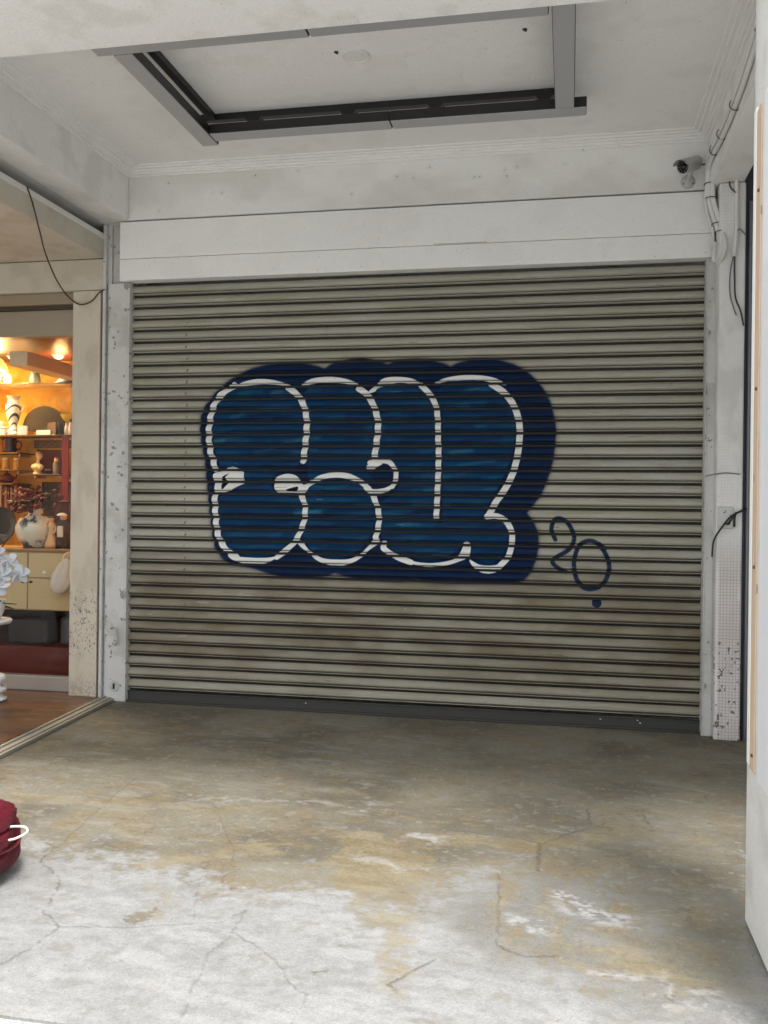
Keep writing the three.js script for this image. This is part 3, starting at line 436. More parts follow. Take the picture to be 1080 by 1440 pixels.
// ---------- partition on the right with timber edged board ----------
{
  const o = thing('partition_wall', 'off white partition with bare timber batten and white board', 'partition');
  const mP = new THREE.MeshStandardMaterial({ map: plasterTex(67, [.60, .60, .565], [.49, .485, .45], .9), roughness: .6, bumpMap: plasterBump, bumpScale: .003 });
  part('wall', bx(3.334, 3.52, .012, 3.098, 2.572, 3.35, .012), mP, o); part('skirting_gap', bx(3.345, 3.51, -.006, .012, 2.585, 3.34), mDark, o);
  part('edge_trim', bx(3.329, 3.345, .505, 2.47, 2.6, 2.64, .003), M(.74, .735, .69, .5), o);
  const wd = new THREE.MeshStandardMaterial({ roughness: .7, map: per(tex(128, 1024, (i, j) => { const n = fbm(i / 8 + vn(i / 40, j / 90, 3) * 3, j / 120, 131, 4), kn = vn(i / 30, j / 60, 133) > .93 ? .55 : 1, k = (.78 + .45 * n) * kn; return [.47 * k, .355 * k, .255 * k]; }), .12, 1.1) });
  part('batten', bx(3.328, 3.345, .50, 2.45, 2.65, 2.715, .003), wd, o);
  for (const y of [.55, 1.1, 1.62, 2.2]) part('nail', cyl(.005, .005, .004, 8).rotateZ(Math.PI / 2).translate(3.3245, y, 2.70), M(.1, .06, .04), o);
  part('board', lumpy(new RoundedBoxGeometry(.03, 1.98, .55, 4, .012).translate(3.3425, 1.475, 3.03), .002, 4), M(.70, .71, .73, .3), o);
}

// ---------- neighbouring shop front ----------
{
  const o = thing('shop_canopy', 'cream box canopy above the lit shop window', 'canopy');
  part('soffit', bx(-1.9, -.2, 2.88, 3.03, .004, 2.12, .006), mTan, o); part('edge_strip', bx(-.206, -.19, 3.0, 3.036, .012, 2.118, .003), M(.7, .69, .64, .6), o);
}
const shop = thing('shop_window', 'cream shop front with a glazed display window', 'shop front');
{
  const dirt = tex(128, 1024, (i, j) => { const x = i / 128 * .2, y = (1 - j / 1024) * 2.7, n = fbm(x * 14, y * 5, 141, 4), f = vn(i / 2, j / 2, 142); let c = mix3([.60, .545, .44], [.52, .46, .36], sstep(.4, .7, n));
    const sc = sstep(.78, .62, y) * sstep(.2, .35, y), m = fbm(x * 120 + y * 40, y * 70 - x * 60, 143, 4); if (sc > 0 && m > .6) c = mix3(c, [.16, .14, .12], sc * clamp((m - .6) * 7)); if (y < .2 && m > .5) c = mix3(c, [.25, .22, .18], .5 * sstep(.2, .05, y)); if (vn(i / 3, j / 3, 145) > .97) c = mix3(c, [.25, .21, .16], .6);
    const k = .95 + .08 * f; return [c[0] * k, c[1] * k, c[2] * k]; });
  dirt.repeat.set(1 / .2, 1 / 2.7); dirt.offset.set(.415 / .2, 0);
  const mPost = new THREE.MeshStandardMaterial({ map: dirt, roughness: .65, bumpMap: plasterBump, bumpScale: .002 });
  part('corner_post', bx(-.413, -.216, .002, 2.672, -.16, .012, .006), mPost, shop);
  part('backing_strip', bx(-.214, -.202, .0, 2.95, -.15, -.004), M(.09, .06, .04, .8), shop);
  part('rust_strip', bx(-.2155, -.2025, .95, 1.35, -.003, .004, .001), M(.22, .09, .035, .9), shop);
  part('fascia', bx(-1.9, -.202, 2.676, 2.879, -.16, .003, .004), mTan, shop);
  part('head_rail', bx(-1.9, -.415, 2.60, 2.674, -.16, -.03, .004), M(.30, .24, .16, .5), shop);
  part('head_groove', bx(-1.9, -.415, 2.575, 2.599, -.16, -.06), M(.06, .045, .03, .6), shop);
  part('head_panel', bx(-1.9, -.415, 2.40, 2.574, -.16, -.085, .003), M(.36, .31, .23, .35, { metalness: .3 }), shop);
  part('sill', bx(-1.9, -.415, .02, .118, -.14, -.075, .006), M(.46, .43, .38, .4, { metalness: .4 }), shop);
  part('glass_pane', bx(-1.9, -.415, .118, 2.40, -.118, -.11), new THREE.MeshPhysicalMaterial({ color: 0xffffff, transmission: 1, roughness: .01, thickness: 0, ior: 1.5, specularIntensity: .3 }), shop);
}
solo('hanging_wire', tube([[-.186, 3.037, .903], [-.182, 2.959, .852], [-.18, 2.834, .788], [-.379, 2.791, .38], [-.443, 2.695, .14], [-.431, 2.628, .03], [-.354, 2.579, .03], [-.274, 2.595, .03], [-.214, 2.653, .03], [-.179, 2.671, .03]], .0045, 90), M(.05, .035, .02, .6), 'thin brown wire drooping from the canopy to the corner post', 'wire');

// shop room and its lights
const mAmber = new THREE.MeshStandardMaterial({ roughness: .6, map: per(tex(512, 512, (i, j) => { const n = fbm(i / 60, j / 60, 151, 5), v = fbm(i / 25 + n * 4, j / 25, 152, 4), k = .8 + .5 * v; return mix3([.66 * k, .31 * k, .03 * k], [.74 * k, .40 * k, .06 * k], sstep(.4, .7, n)); }), 1.1) });
const mMaroon = M(.10, .014, .01, .35);
{
  const r = new THREE.Group(); r.name = 'shop_room'; r.userData.kind = 'structure'; scene.add(r);
  part('back_wall', bx(-1.9, -.205, .02, 2.62, -1.35, -1.2), mAmber, r);
  part('right_wall', bx(-.4, -.22, .02, 2.6, -1.2, -.165), mAmber, r); part('left_wall', bx(-2.0, -1.9, 0, 2.62, -1.2, -.16), mAmber, r);
  part('ceiling', bx(-1.9, -.205, 2.425, 2.56, -1.2, -.165), mMaroon, r);
  part('lintel', bx(-1.08, -.94, 2.245, 2.345, -1.2, -.3, .008), M(.68, .55, .33, .6), r);
}
const mGlow = new THREE.MeshStandardMaterial({ color: 0xffffff, emissive: col(1, .78, .45), emissiveIntensity: .55 });
for (const [x, z] of [[-1.487 + .03, -.92], [-1.098 + .03, -.92], [-1.75, -.7]]) {  // the last lamp is out of view, added to brighten the room
  const o = thing('downlight', 'small warm recessed downlight in the maroon shop ceiling', 'downlight', [x, 2.425, z], 'downlights in the shop ceiling');
  part('trim_ring', new THREE.TorusGeometry(.045, .008, 8, 28).rotateX(Math.PI / 2), M(.6, .5, .4, .3, { metalness: .6 }), o);
  part('lamp_bulb', new THREE.SphereGeometry(.036, 16, 10).scale(1, .55, 1).translate(0, -.012, 0), mGlow, o);
  const l = new THREE.SpotLight(col(1, .70, .36), 2.6, 0, 1.25, .8, 2); l.position.set(0, -.045, 0); l.target.position.set(0, -1, .05); l.castShadow = true; l.shadow.radius = 2; o.add(l, l.target);
}
{ // glass shelves: each with its own brackets
  const mShelf = new THREE.MeshPhysicalMaterial({ color: col(.75, .8, .72), transmission: .75, roughness: .08, thickness: .01, ior: 1.5 }), mEdge = M(.10, .06, .03, .3);
  const shelf = (x0, x1, y, label, dark) => { const o = thing('display_shelf', label, 'shelf'); part('board', bx(x0, x1, y - .008, y, -1.195, -.95, .002), dark ? mEdge : mShelf, o); part('front_edge', bx(x0, x1, y - .012, y - .0005, -.949, -.943, .001), mEdge, o);
    for (const x of [x0 + .05, x1 - .05]) part('bracket', bx(x - .006, x + .006, y - .03, y - .009, -1.198, -1.05, .002), mChrome, o); };
  shelf(-1.88, -.989, 2.218, 'topmost glass shelf holding the owl and blue bird');
  shelf(-1.88, -.989, 1.814, 'dark shelf carrying the arched plaque and striped vase', true);
  shelf(-1.88, -1.425, 1.679, 'short shelf under the dark mug', true);
  shelf(-1.388, -1.068, 1.511, 'glass shelf under the cream bust', true);
  shelf(-1.88, -1.437, 1.544, 'short glass shelf under the amber jars');
  shelf(-1.88, -1.456, 1.438, 'short shelf under the red teapot', true);
  shelf(-1.88, -1.357, 1.23, 'low shelf holding a row of books', true);
}
const ZS = -1.05;
{ const o = thing('owl_figurine', 'small dark stone owl figurine on the topmost shelf', 'figurine', [-1.344, 2.218, ZS]), m = M(.08, .085, .06, .6);
  part('body', lathe([[0, 0], [.034, .004], [.042, .03], [.04, .06], [.033, .08], [.034, .095], [.026, .112], [0, .118]], 20), m, o); for (const s of [-1, 1]) { part('ear', new THREE.ConeGeometry(.01, .024, 8).translate(s * .018, .12, 0), m, o); part('eye', new THREE.SphereGeometry(.007, 8, 6).translate(s * .013, .095, .03), M(.5, .4, .1, .3), o); } }
{ const o = thing('bird_figurine', 'blue ceramic bird figurine with raised head on topmost shelf', 'figurine', [-1.08, 2.218, ZS]), m = M(.05, .11, .19, .3);
  part('body', lumpy(new THREE.SphereGeometry(.045, 18, 12).scale(1, .7, .7), .004, 20).rotateZ(.6).translate(.0, .042, 0), m, o); part('tail', new THREE.ConeGeometry(.02, .08, 8).rotateZ(1.9).translate(-.055, .028, 0), M(.3, .33, .35, .4), o); part('head', new THREE.SphereGeometry(.018, 12, 10).translate(.028, .095, 0), m, o); part('beak', new THREE.ConeGeometry(.006, .02, 6).rotateZ(-1.3).translate(.05, .097, 0), M(.6, .4, .1), o); }
{ const o = thing('penguin_vase', 'small black and cream egg shaped vase under the yellow lamp', 'vase', [-1.6, 2.218, ZS]); part('body', lathe([[0, 0], [.03, .003], [.045, .04], [.04, .08], [.022, .105], [.02, .11]], 20), M(.7, .6, .4, .3), o); part('dark_patch', new THREE.SphereGeometry(.038, 14, 10).scale(.6, 1, .5).translate(-.005, .05, .027), M(.06, .04, .03, .3), o); }
{ const o = thing('pink_figurine', 'small pink and brown figurine at the end of topmost shelf', 'figurine', [-1.025, 2.218, ZS]); part('body', lathe([[0, 0], [.03, 0], [.026, .03], [.03, .07], [.016, .1], [.018, .13], [0, .14]], 16), M(.55, .3, .22, .5), o); part('base', bx(-.03, .03, 0, .02, -.03, .03, .003), M(.14, .04, .02), o); }
{ // glowing dome lamp
  const o = thing('dome_lamp', 'glowing yellow glass dome lamp hanging above topmost shelf', 'lamp', [-1.637, 2.33, ZS + .05]);
  part('lamp_shade', lathe([[.075, 0], [.072, .02], [.06, .05], [.035, .085], [.012, .1], [.01, .115]], 28), new THREE.MeshStandardMaterial({ color: col(.8, .7, .2), emissive: col(1, .85, .25), emissiveIntensity: .22, roughness: .4 }), o);
  part('stem', cyl(.006, .006, .14, 8).translate(0, .18, 0), M(.3, .2, .08, .4), o);
  const l = new THREE.PointLight(col(1, .75, .35), .1, 0, 2); l.position.set(0, -.03, 0); l.castShadow = true; o.add(l);
}
{ // striped vase
  const t = tex(256, 256, (i, j) => { const u = i / 256, v = j / 256, s = Math.sin((v * 8 + Math.sin(u * 12.57) * .35) * 6.28); return s > .62 && v > .3 && v < .85 ? [.05, .05, .06] : [.78, .72, .6]; });
  const o = thing('striped_vase', 'tall white vase with dark wavy stripes on shelf', 'vase', [-1.531, 1.814, ZS]);
  part('body', lathe([[0, 0], [.045, 0], [.05, .02], [.035, .05], [.03, .09], [.045, .13], [.06, .19], [.058, .24], [.045, .275], [.04, .29], [.052, .31], [.056, .315]], 32), new THREE.MeshStandardMaterial({ map: t, roughness: .3 }), o); part('handle', new THREE.TorusGeometry(.026, .007, 8, 20).translate(.066, .22, 0), M(.7, .5, .25, .4), o); }
{ const o = thing('arched_plaque', 'large dark olive half round plaque standing on shelf', 'plaque', [-1.283, 1.814, ZS - .05]);
  const s = new THREE.Shape(); s.moveTo(-.18, 0); s.absarc(0, .055, .18, Math.PI, 0, true); s.lineTo(.18, 0);
  part('plate', new THREE.ExtrudeGeometry(s, { depth: .02, bevelEnabled: true, bevelSize: .006, bevelThickness: .006, bevelSegments: 2, curveSegments: 32 }), M(.055, .05, .032, .35), o);
  part('rim', (() => { const c = []; for (let i = 0; i <= 24; i++) { const a = Math.PI * (1 - i / 24); c.push([.18 * Math.cos(a), .055 + .18 * Math.sin(a), .02]); } return tube(c, .006, 60); })(), M(.3, .2, .06, .4), o); }
for (const [px, w, h, ry, m, lb] of [[-1.419, .07, .075, .4, M(.38, .43, .47, .5), 'pale blue folded card leaning on the arched plaque'], [-1.233, .14, .04, -.2, M(.45, .5, .54, .5), 'low grey card lying before the arched plaque'], [-1.16, .12, .1, -.5, M(.06, .05, .045, .5), 'dark boxed book angled before the arched plaque']]) {
  const o = thing('display_card', lb, 'card', [px, 1.814, ZS + .05]); o.rotation.y = ry; part('front_leaf', bx(-w / 2, w / 2, 0, h, 0, .008, .002), m, o); part('back_leaf', bx(-w / 2, w / 2, 0, h * .96, -.03, -.022, .002), m, o); part('spine', bx(-w / 2, -w / 2 + .006, .001, h * .95, -.022, 0), m, o); }
{ const o = thing('yellow_bowl', 'yellow fluted bowl on a foot beside the white bottles', 'bowl', [-1.068, 1.814, ZS - .05]); part('bowl', lathe([[.02, .1], [.04, .115], [.06, .14], [.075, .17], [.072, .172]], 24), M(.7, .55, .03, .3), o); part('foot', lathe([[0, 0], [.03, 0], [.012, .02], [.01, .08], [.02, .102]], 18), M(.65, .45, .15, .3), o); }
for (const [x, h] of [[-1.05, .1], [-1.013, .13]]) { const o = thing('white_bottle', h < .12 ? 'short white bottle at the end of the dark shelf' : 'taller white bottle with dark cap at dark shelf end', 'bottle', [x, 1.814, ZS + .03]); part('body', lathe([[0, 0], [.018, 0], [.02, h * .5], [.012, h * .75], [.009, h * .8]], 16), M(.75, .72, .65, .25), o); part('cap', cyl(.011, .011, h * .2, 12).translate(0, h * .88, 0), h > .12 ? mDark : M(.6, .5, .4), o); }
for (const [x, w, h, m, lb] of [[-1.625, .05, .11, M(.7, .62, .55, .4), 'cream porcelain box left of the striped vase'], [-1.587, .04, .07, M(.4, .3, .32, .5), 'small mauve tin beside the cream porcelain box']]) { const o = thing('keepsake_box', lb, 'box', [x, 1.814, ZS + .04]); part('body', bx(-w / 2, w / 2, 0, h * .75, -w / 2, w / 2, .004), m, o); part('lid', bx(-w / 2 - .002, w / 2 + .002, h * .755, h, -w / 2 - .002, w / 2 + .002, .006), m, o); }
{ const o = thing('mug', 'glossy dark maroon mug with round handle on short shelf', 'mug', [-1.562, 1.679, ZS]), m = M(.03, .008, .012, .12);
  part('cup', lathe([[0, 0], [.045, 0], [.052, .01], [.054, .05], [.054, .118], [.05, .118], [.049, .02], [0, .012]], 28), m, o); part('handle', new THREE.TorusGeometry(.03, .007, 8, 24).scale(1, 1.1, 1).translate(.075, .06, 0), m, o); }
for (const [x, r] of [[-1.593, .03], [-1.5, .026]]) { const o = thing('amber_jar', r > .028 ? 'wider amber glass jar below the mug shelf' : 'narrower amber glass jar below the mug shelf', 'jar', [x, 1.544, ZS]); part('jar', lathe([[0, 0], [r, 0], [r, .07], [r * .8, .08]], 18), new THREE.MeshStandardMaterial({ color: col(.6, .33, .06), roughness: .15 }), o); part('lid', cyl(r * .85, r * .85, .016, 18).translate(0, .088, 0), M(.75, .65, .4, .3, { metalness: .3 }), o); }
{ const o = thing('teapot', 'dark red clay teapot on the short shelf', 'teapot', [-1.581, 1.438, ZS]), m = M(.13, .014, .012, .35); part('body', lathe([[0, 0], [.035, 0], [.056, .025], [.055, .05], [.03, .07], [0, .074]], 24), m, o); part('lid', lathe([[.03, .07], [.02, .082], [.006, .085], [.009, .096], [0, .1]], 18), m, o); part('spout', tube([[.05, .03, 0], [.075, .045, 0], [.088, .068, 0]], .008), m, o); part('handle', new THREE.TorusGeometry(.024, .006, 8, 18).translate(-.066, .036, 0), m, o); }
{ let x = -1.86, i = 0; const tones = [[.16, .03, .03], [.3, .2, .1], [.07, .03, .03], [.22, .06, .05], [.4, .3, .18], [.05, .04, .05], [.26, .12, .06]];
  while (x < -1.381) { const w = rr(.014, .028), h = rr(.15, .2), t = tones[i % 7], nm = ['dark red', 'tan', 'near black maroon', 'brick red', 'buff', 'charcoal', 'brown'][i++ % 7]; const o = thing('book', nm + ' upright worn book in the row on the low shelf', 'book', [x, 1.23, ZS + rr(-.01, .01)], 'books on the low shelf'); part('cover', bx(0, w, 0, h, -.06, .06, .002), M(...t, .6), o); part('title_band', bx(.002, w - .002, h * .72, h * .8, .06, .0608), M(.5, .38, .16, .4), o); x += w + .002; } }
{ const g = new RoundedBoxGeometry(-1.098 - -1.437, .065, .014, 3, .004); const o = thing('carved_plaque', 'long brown carved wooden plaque on the amber wall', 'plaque', [-1.267, 1.758, -1.192]); part('board', g, M(.16, .09, .035, .5), o); for (let i = 0; i < 5; i++) part('carving', new THREE.TorusGeometry(.02, .005, 6, 16).scale(1.5, .8, 1).translate(-.13 + i * .065, 0, .008), M(.24, .15, .06, .5), o); }
{ const o = thing('red_square_picture', 'dark red square picture on the wall behind the bust', 'picture', [-1.27, 1.612, -1.195]), w = -1.147 - -1.394; part('panel', bx(-w / 2, w / 2, -.105, .1, 0, .012, .003), M(.12, .008, .012, .5), o); part('frame', cat(bx(-w / 2 - .008, -w / 2, -.11, .105, 0, .02, .002), bx(w / 2, w / 2 + .008, -.11, .105, 0, .02, .002)), M(.09, .03, .02), o); }
{ const o = thing('bust_figurine', 'cream plaster bust with cap of hair on the glass shelf', 'bust', [-1.313, 1.511, ZS]), m = M(.75, .6, .34, .5);
  part('body', (() => { const a = new THREE.SphereGeometry(.026, 20, 16).scale(.9, 1.2, 1).translate(.014, .146, 0), b = tube([[0, .075, 0], [.002, .1, 0], [.01, .125, 0]], .0125), c = lumpy(new THREE.SphereGeometry(.05, 20, 14).scale(1.1, .62, .6), .004, 20).translate(-.004, .058, 0), l = lathe([[.012, .0], [.02, .006], [.03, .03], [.046, .052]], 20), d = new THREE.SphereGeometry(.018, 10, 8).translate(.026, .042, .018), e = cyl(.035, .04, .016, 20).translate(.004, .008, 0), n = new THREE.ConeGeometry(.006, .016, 8).rotateZ(-1.4).translate(.042, .143, .006); return cat(a, b, c, d, e, n, l); })(), m, o);
  part('hair', lumpy(new THREE.SphereGeometry(.029, 18, 12, 0, 6.3, 0, 1.6), .003, 40).translate(.009, .153, 0), M(.62, .45, .2, .6), o); }
{ const o = thing('espresso_cup', 'small dark cup beside the bust on glass shelf', 'cup', [-1.221, 1.511, ZS]); part('cup', lathe([[0, 0], [.018, 0], [.026, .035], [.023, .035], [.015, .006]], 20), M(.03, .025, .03, .2), o); part('rim', new THREE.TorusGeometry(.025, .002, 6, 20).rotateX(1.57).translate(0, .035, 0), M(.6, .6, .6, .2), o); part('saucer', cyl(.034, .022, .005, 20).translate(0, .0025, 0), M(.03, .025, .03, .2), o); }
{ const o = thing('steel_flask', 'slim steel flask with dark sleeve on glass shelf', 'flask', [-1.153, 1.511, ZS]); part('body', lathe([[0, 0], [.026, 0], [.027, .08], [.018, .1]], 20), M(.3, .28, .26, .3, { metalness: .7 }), o); part('cap', lathe([[.018, .1], [.018, .128], [.008, .138], [0, .138]], 18), M(.7, .68, .65, .2, { metalness: .8 }), o); part('handle', tube([[.026, .025, 0], [.042, .04, 0], [.042, .07, 0], [.024, .085, 0]], .005), M(.08, .06, .05), o); }
{ const w = -1.086 - -1.344, h = 1.438 - 1.006, o = thing('framed_picture', 'dark framed picture on the wall behind the roses', 'picture', [-1.215, 1.225, -1.197]); const t = tex(128, 196, (i, j) => { const n = fbm(i / 18, j / 22, 171, 4), m = fbm(i / 9, j / 30, 172, 3); return mix3([.03, .012, .008], m > .55 ? [.16, .05, .03] : [.07, .055, .03], sstep(.4, .65, n)); });
  part('canvas_sheet', (() => { const g = new THREE.BoxGeometry(w, h, .01); return g; })(), new THREE.MeshStandardMaterial({ map: t, roughness: .4 }), o); part('frame', cat(bx(-w / 2 - .012, w / 2 + .012, h / 2, h / 2 + .014, -.004, .018, .002), bx(-w / 2 - .012, w / 2 + .012, -h / 2 - .014, -h / 2, -.004, .018, .002), bx(-w / 2 - .013, -w / 2, -h / 2, h / 2, -.004, .017, .002), bx(w / 2, w / 2 + .013, -h / 2, h / 2, -.004, .017, .002)), M(.06, .02, .012, .4), o); }
{ const o = thing('red_banner', 'narrow dark red hanging scroll near corner post', 'scroll', [-1.016, 1.797, ZS + .1]); part('cloth', bx(-.027, .027, -.5, 0, -.004, .004, .002), M(.17, .008, .01, .7), o); part('rod', cyl(.007, .007, .08, 10).rotateZ(1.57), M(.1, .05, .02), o); part('weight_rod', cyl(.009, .009, .075, 10).rotateZ(1.57).translate(0, -.5, 0), M(.05, .03, .02), o); part('dark_end', bx(-.0275, .0275, -.62, -.509, -.005, .005, .002), M(.04, .008, .01), o); }

// display cabinet with its goods
const CT = .962;
thing('display_cabinet', 'cream drawer cabinet behind the shop glass', 'cabinet');
{
  const o = scene.getObjectByName('display_cabinet'), m = M(.50, .40, .21, .45), y0 = .53;
  part('carcass', bx(-1.88, -.43, y0, CT - .02, -.72, -.305, .004), M(.42, .33, .17, .5), o);
  part('top', bx(-1.89, -.425, CT - .019, CT, -.73, -.285, .004), M(.30, .16, .06, .35), o);
  for (let x = -.44; x > -1.4; x -= .47) {
    part('drawer', bx(x - .464, x - .003, CT - .2, CT - .03, -.306, -.29, .003), m, o);
    const d = part('door', bx(x - .464, x - .003, y0 + .008, CT - .208, -.306, -.29, .003), m, o);
    for (const kx of [x - .44, x - .03]) part('knob', new THREE.SphereGeometry(.011, 10, 8).scale(1.3, .8, .8).translate(kx, CT - .232, -.283), M(.05, .035, .02, .3), d);
  }
  part('plinth', bx(-1.88, -.43, .021, .27, -.7, -.34, .004), M(.11, .012, .008, .4), o);
  part('back_panel', bx(-1.88, -.43, .27, y0, -.72, -.68), M(.02, .01, .008, .6), o);
}
for (const [x, w, h, d, m, lb] of [[-.98, .32, .19, .2, M(.012, .012, .014, .6), 'wide black bag stowed beneath the cream cabinet'], [-.70, .1, .21, .14, M(.05, .045, .045, .6), 'narrow charcoal box stowed beneath the cream cabinet'], [-.56, .1, .16, .12, M(.08, .06, .05, .6), 'brown paper bag stowed beneath the cream cabinet']]) {
  const o = thing('stowed_bag', lb, 'bag', [x, .27, -.5]); part('body', lumpy(new RoundedBoxGeometry(w, h, d, 5, .03).translate(0, h / 2, 0), .006, 14), m, o); part('handle', tube([[-w * .2, h * .95, 0], [-w * .15, h + .025, 0], [w * .15, h + .025, 0], [w * .2, h * .95, 0]], .005), m, o); }
{ const o = thing('plastic_bag', 'white plastic carrier bag hung on the cabinet front', 'carrier bag', [-.64, .78, -.235]);
  const g = new THREE.SphereGeometry(.1, 26, 20); const p = g.attributes.position; for (let i = 0; i < p.count; i++) { const x = p.getX(i), y = p.getY(i), z = p.getZ(i), a = Math.atan2(z, x), q = 1 + .16 * Math.sin(a * 7 + y * 30) * (y > 0 ? 1 : .3); const t = clamp((y + .1) / .2); p.setXYZ(i, x * q * (1 - .55 * t) + (t * .06), y * 1.25, z * q * .4 * (1 - .4 * t)); } g.computeVertexNormals();
  part('body', g, new THREE.MeshPhysicalMaterial({ color: col(.72, .68, .6), roughness: .35, transmission: .25, thickness: 0 }), o); part('handle', tube([[.03, .11, 0], [.05, .15, .0], [.08, .165, -.04], [.08, .15, -.05]], .006), M(.7, .66, .58, .4), o); part('knot', lumpy(new THREE.SphereGeometry(.016, 10, 8), .005, 60).translate(-.1, .02, .01), M(.72, .68, .6, .4), o); }
{ // blue and white vase
  const t = tex(512, 256, (i, j) => { const u = i / 512, v = j / 256, n = fbm(u * 13, v * 8, 181, 4), e = fbm(u * 30, v * 16, 182, 3), band = sstep(.28, .4, v) * (1 - sstep(.55, .68, v)), foot = sstep(.72, .8, v); const k = sstep(.46, .54, n + (band + foot) * .14 - .06); return mix3([.62, .62, .5], mix3([.01, .012, .03], [.07, .09, .15], e), k * clamp(band + foot)); });
  const o = thing('porcelain_vase', 'round white porcelain vase with blue black floral painting', 'vase', [-.952, CT, -.45]);
  part('body', lathe([[0, 0], [.07, 0], [.085, .01], [.118, .06], [.14, .12], [.138, .165], [.115, .205], [.075, .232], [.055, .245], [.052, .265], [.062, .282], [.056, .283], [.045, .262]], 40), new THREE.MeshPhysicalMaterial({ map: t, roughness: .12, clearcoat: .8, clearcoatRoughness: .05 }), o); }
{ const o = thing('rose_bouquet', 'bunch of dark red artificial roses in the porcelain vase', 'flowers', [-.952, CT + .26, -.45]), mR = M(.13, .004, .008, .7), mR2 = M(.07, .003, .006, .7), mL = M(.025, .05, .018, .7);
  const rose = (() => { const gs = []; for (let k = 0; k < 9; k++) { const a = k * 2.4, r = .006 + k * .0028, s = new THREE.SphereGeometry(.013 + k * .0016, 9, 6, 0, 2.1, .4, 1.7); s.rotateY(a).translate(Math.cos(a) * r * .35, -k * .0015, Math.sin(a) * r * .35); gs.push(s); } return cat(...gs); })();
  [[-.14, .05, .03], [-.08, .11, .05], [-.02, .07, .09], [.04, .14, .02], [.1, .09, .05], [.15, .05, 0], [-.11, .02, .08], [.06, .04, .1], [0, .17, -.02], [-.16, .11, -.03], [.12, .15, -.04], [-.04, .02, .1], [-.2, .06, .0], [-.13, .16, -.02], [.05, .1, .06], [-.06, .15, .0], [.17, .11, -.02], [.0, .02, .06]].forEach(([x, y, z], i) => { const b = part('rose_bloom', rose, i % 2 ? mR : mR2, o); b.position.set(x, y, z); b.rotation.set(rr(-.3, .9), rr(0, 6), rr(-.5, .5)); b.scale.set(rr(.8, 1.2), rr(.7, 1.0), rr(.8, 1.2)); part('stem', tube([[0, -.03, 0], [x * .4, y * .4 - .01, z * .4], [x, y - .01, z]], .0025, 10, 5), mL, o); });
  for (let i = 0; i < 26; i++) { const s = new THREE.SphereGeometry(.026, 8, 6).scale(1, .1, .55); const l = part('leaf', s, mL, o); l.position.set(rr(-.17, .17), rr(-.02, .13), rr(.0, .12)); l.rotation.set(rr(-.6, .6), rr(0, 6), rr(-.8, .8)); } }
{ const o = thing('dark_plate', 'dark lacquer plate propped on stand beside the vase', 'plate', [-1.246, CT, -.47]), g = lathe([[0, .012], [.08, .01], [.1, .02], [.142, .03], [.144, .026], [.1, .012], [.08, 0], [0, 0]], 40).rotateX(1.32).translate(0, .143, 0); part('plate', g, M(.022, .02, .018, .2), o); part('stand', cat(tube([[-.05, .0, .05], [-.05, .02, .03], [-.05, .12, -.05]], .006), tube([[.05, .0, .05], [.05, .02, .03], [.05, .12, -.05]], .006)), mDark, o); part('scene_inlay', lumpy(new THREE.SphereGeometry(.05, 14, 8).scale(1.3, .3, .1), .006, 40).translate(.02, .08, .035), M(.1, .11, .12, .4), o); }
{ const o = thing('dancer_figurine', 'cream carved dancer figurine beside the porcelain vase', 'figurine', [-.795, CT, -.4]), m = M(.68, .42, .2, .45);
  part('body', cat(lathe([[0, 0], [.05, 0], [.045, .03], [.026, .09], [.02, .13], [.026, .16], [.018, .185], [.008, .19]], 20), new THREE.SphereGeometry(.017, 12, 10).translate(0, .207, 0), tube([[.02, .165, 0], [.045, .13, .02], [.02, .1, .03]], .007), tube([[-.02, .165, 0], [-.05, .12, .01], [-.045, .06, .02]], .007)), m, o); part('hair', new THREE.SphereGeometry(.018, 12, 8, 0, 6.3, 0, 1.4).translate(0, .211, -.002), M(.1, .05, .03), o); }
{ const o = thing('dark_doll', 'dark robed doll with white cap beside the corner post', 'doll', [-.717, CT, -.42]);
  part('robe', lathe([[0, 0], [.055, 0], [.05, .05], [.04, .11], [.045, .15], [.03, .185], [.012, .2]], 20), M(.05, .035, .03, .7), o); part('head', new THREE.SphereGeometry(.024, 14, 10).translate(0, .22, 0), M(.55, .35, .2, .5), o); part('cap', lumpy(new THREE.SphereGeometry(.032, 14, 8, 0, 6.3, 0, 1.6).scale(1.2, .6, 1), .002, 60).translate(-.01, .232, 0), M(.8, .78, .72, .6), o); part('sash', bx(-.022, .022, .08, .16, .034, .046, .004), M(.65, .6, .5, .6), o); }

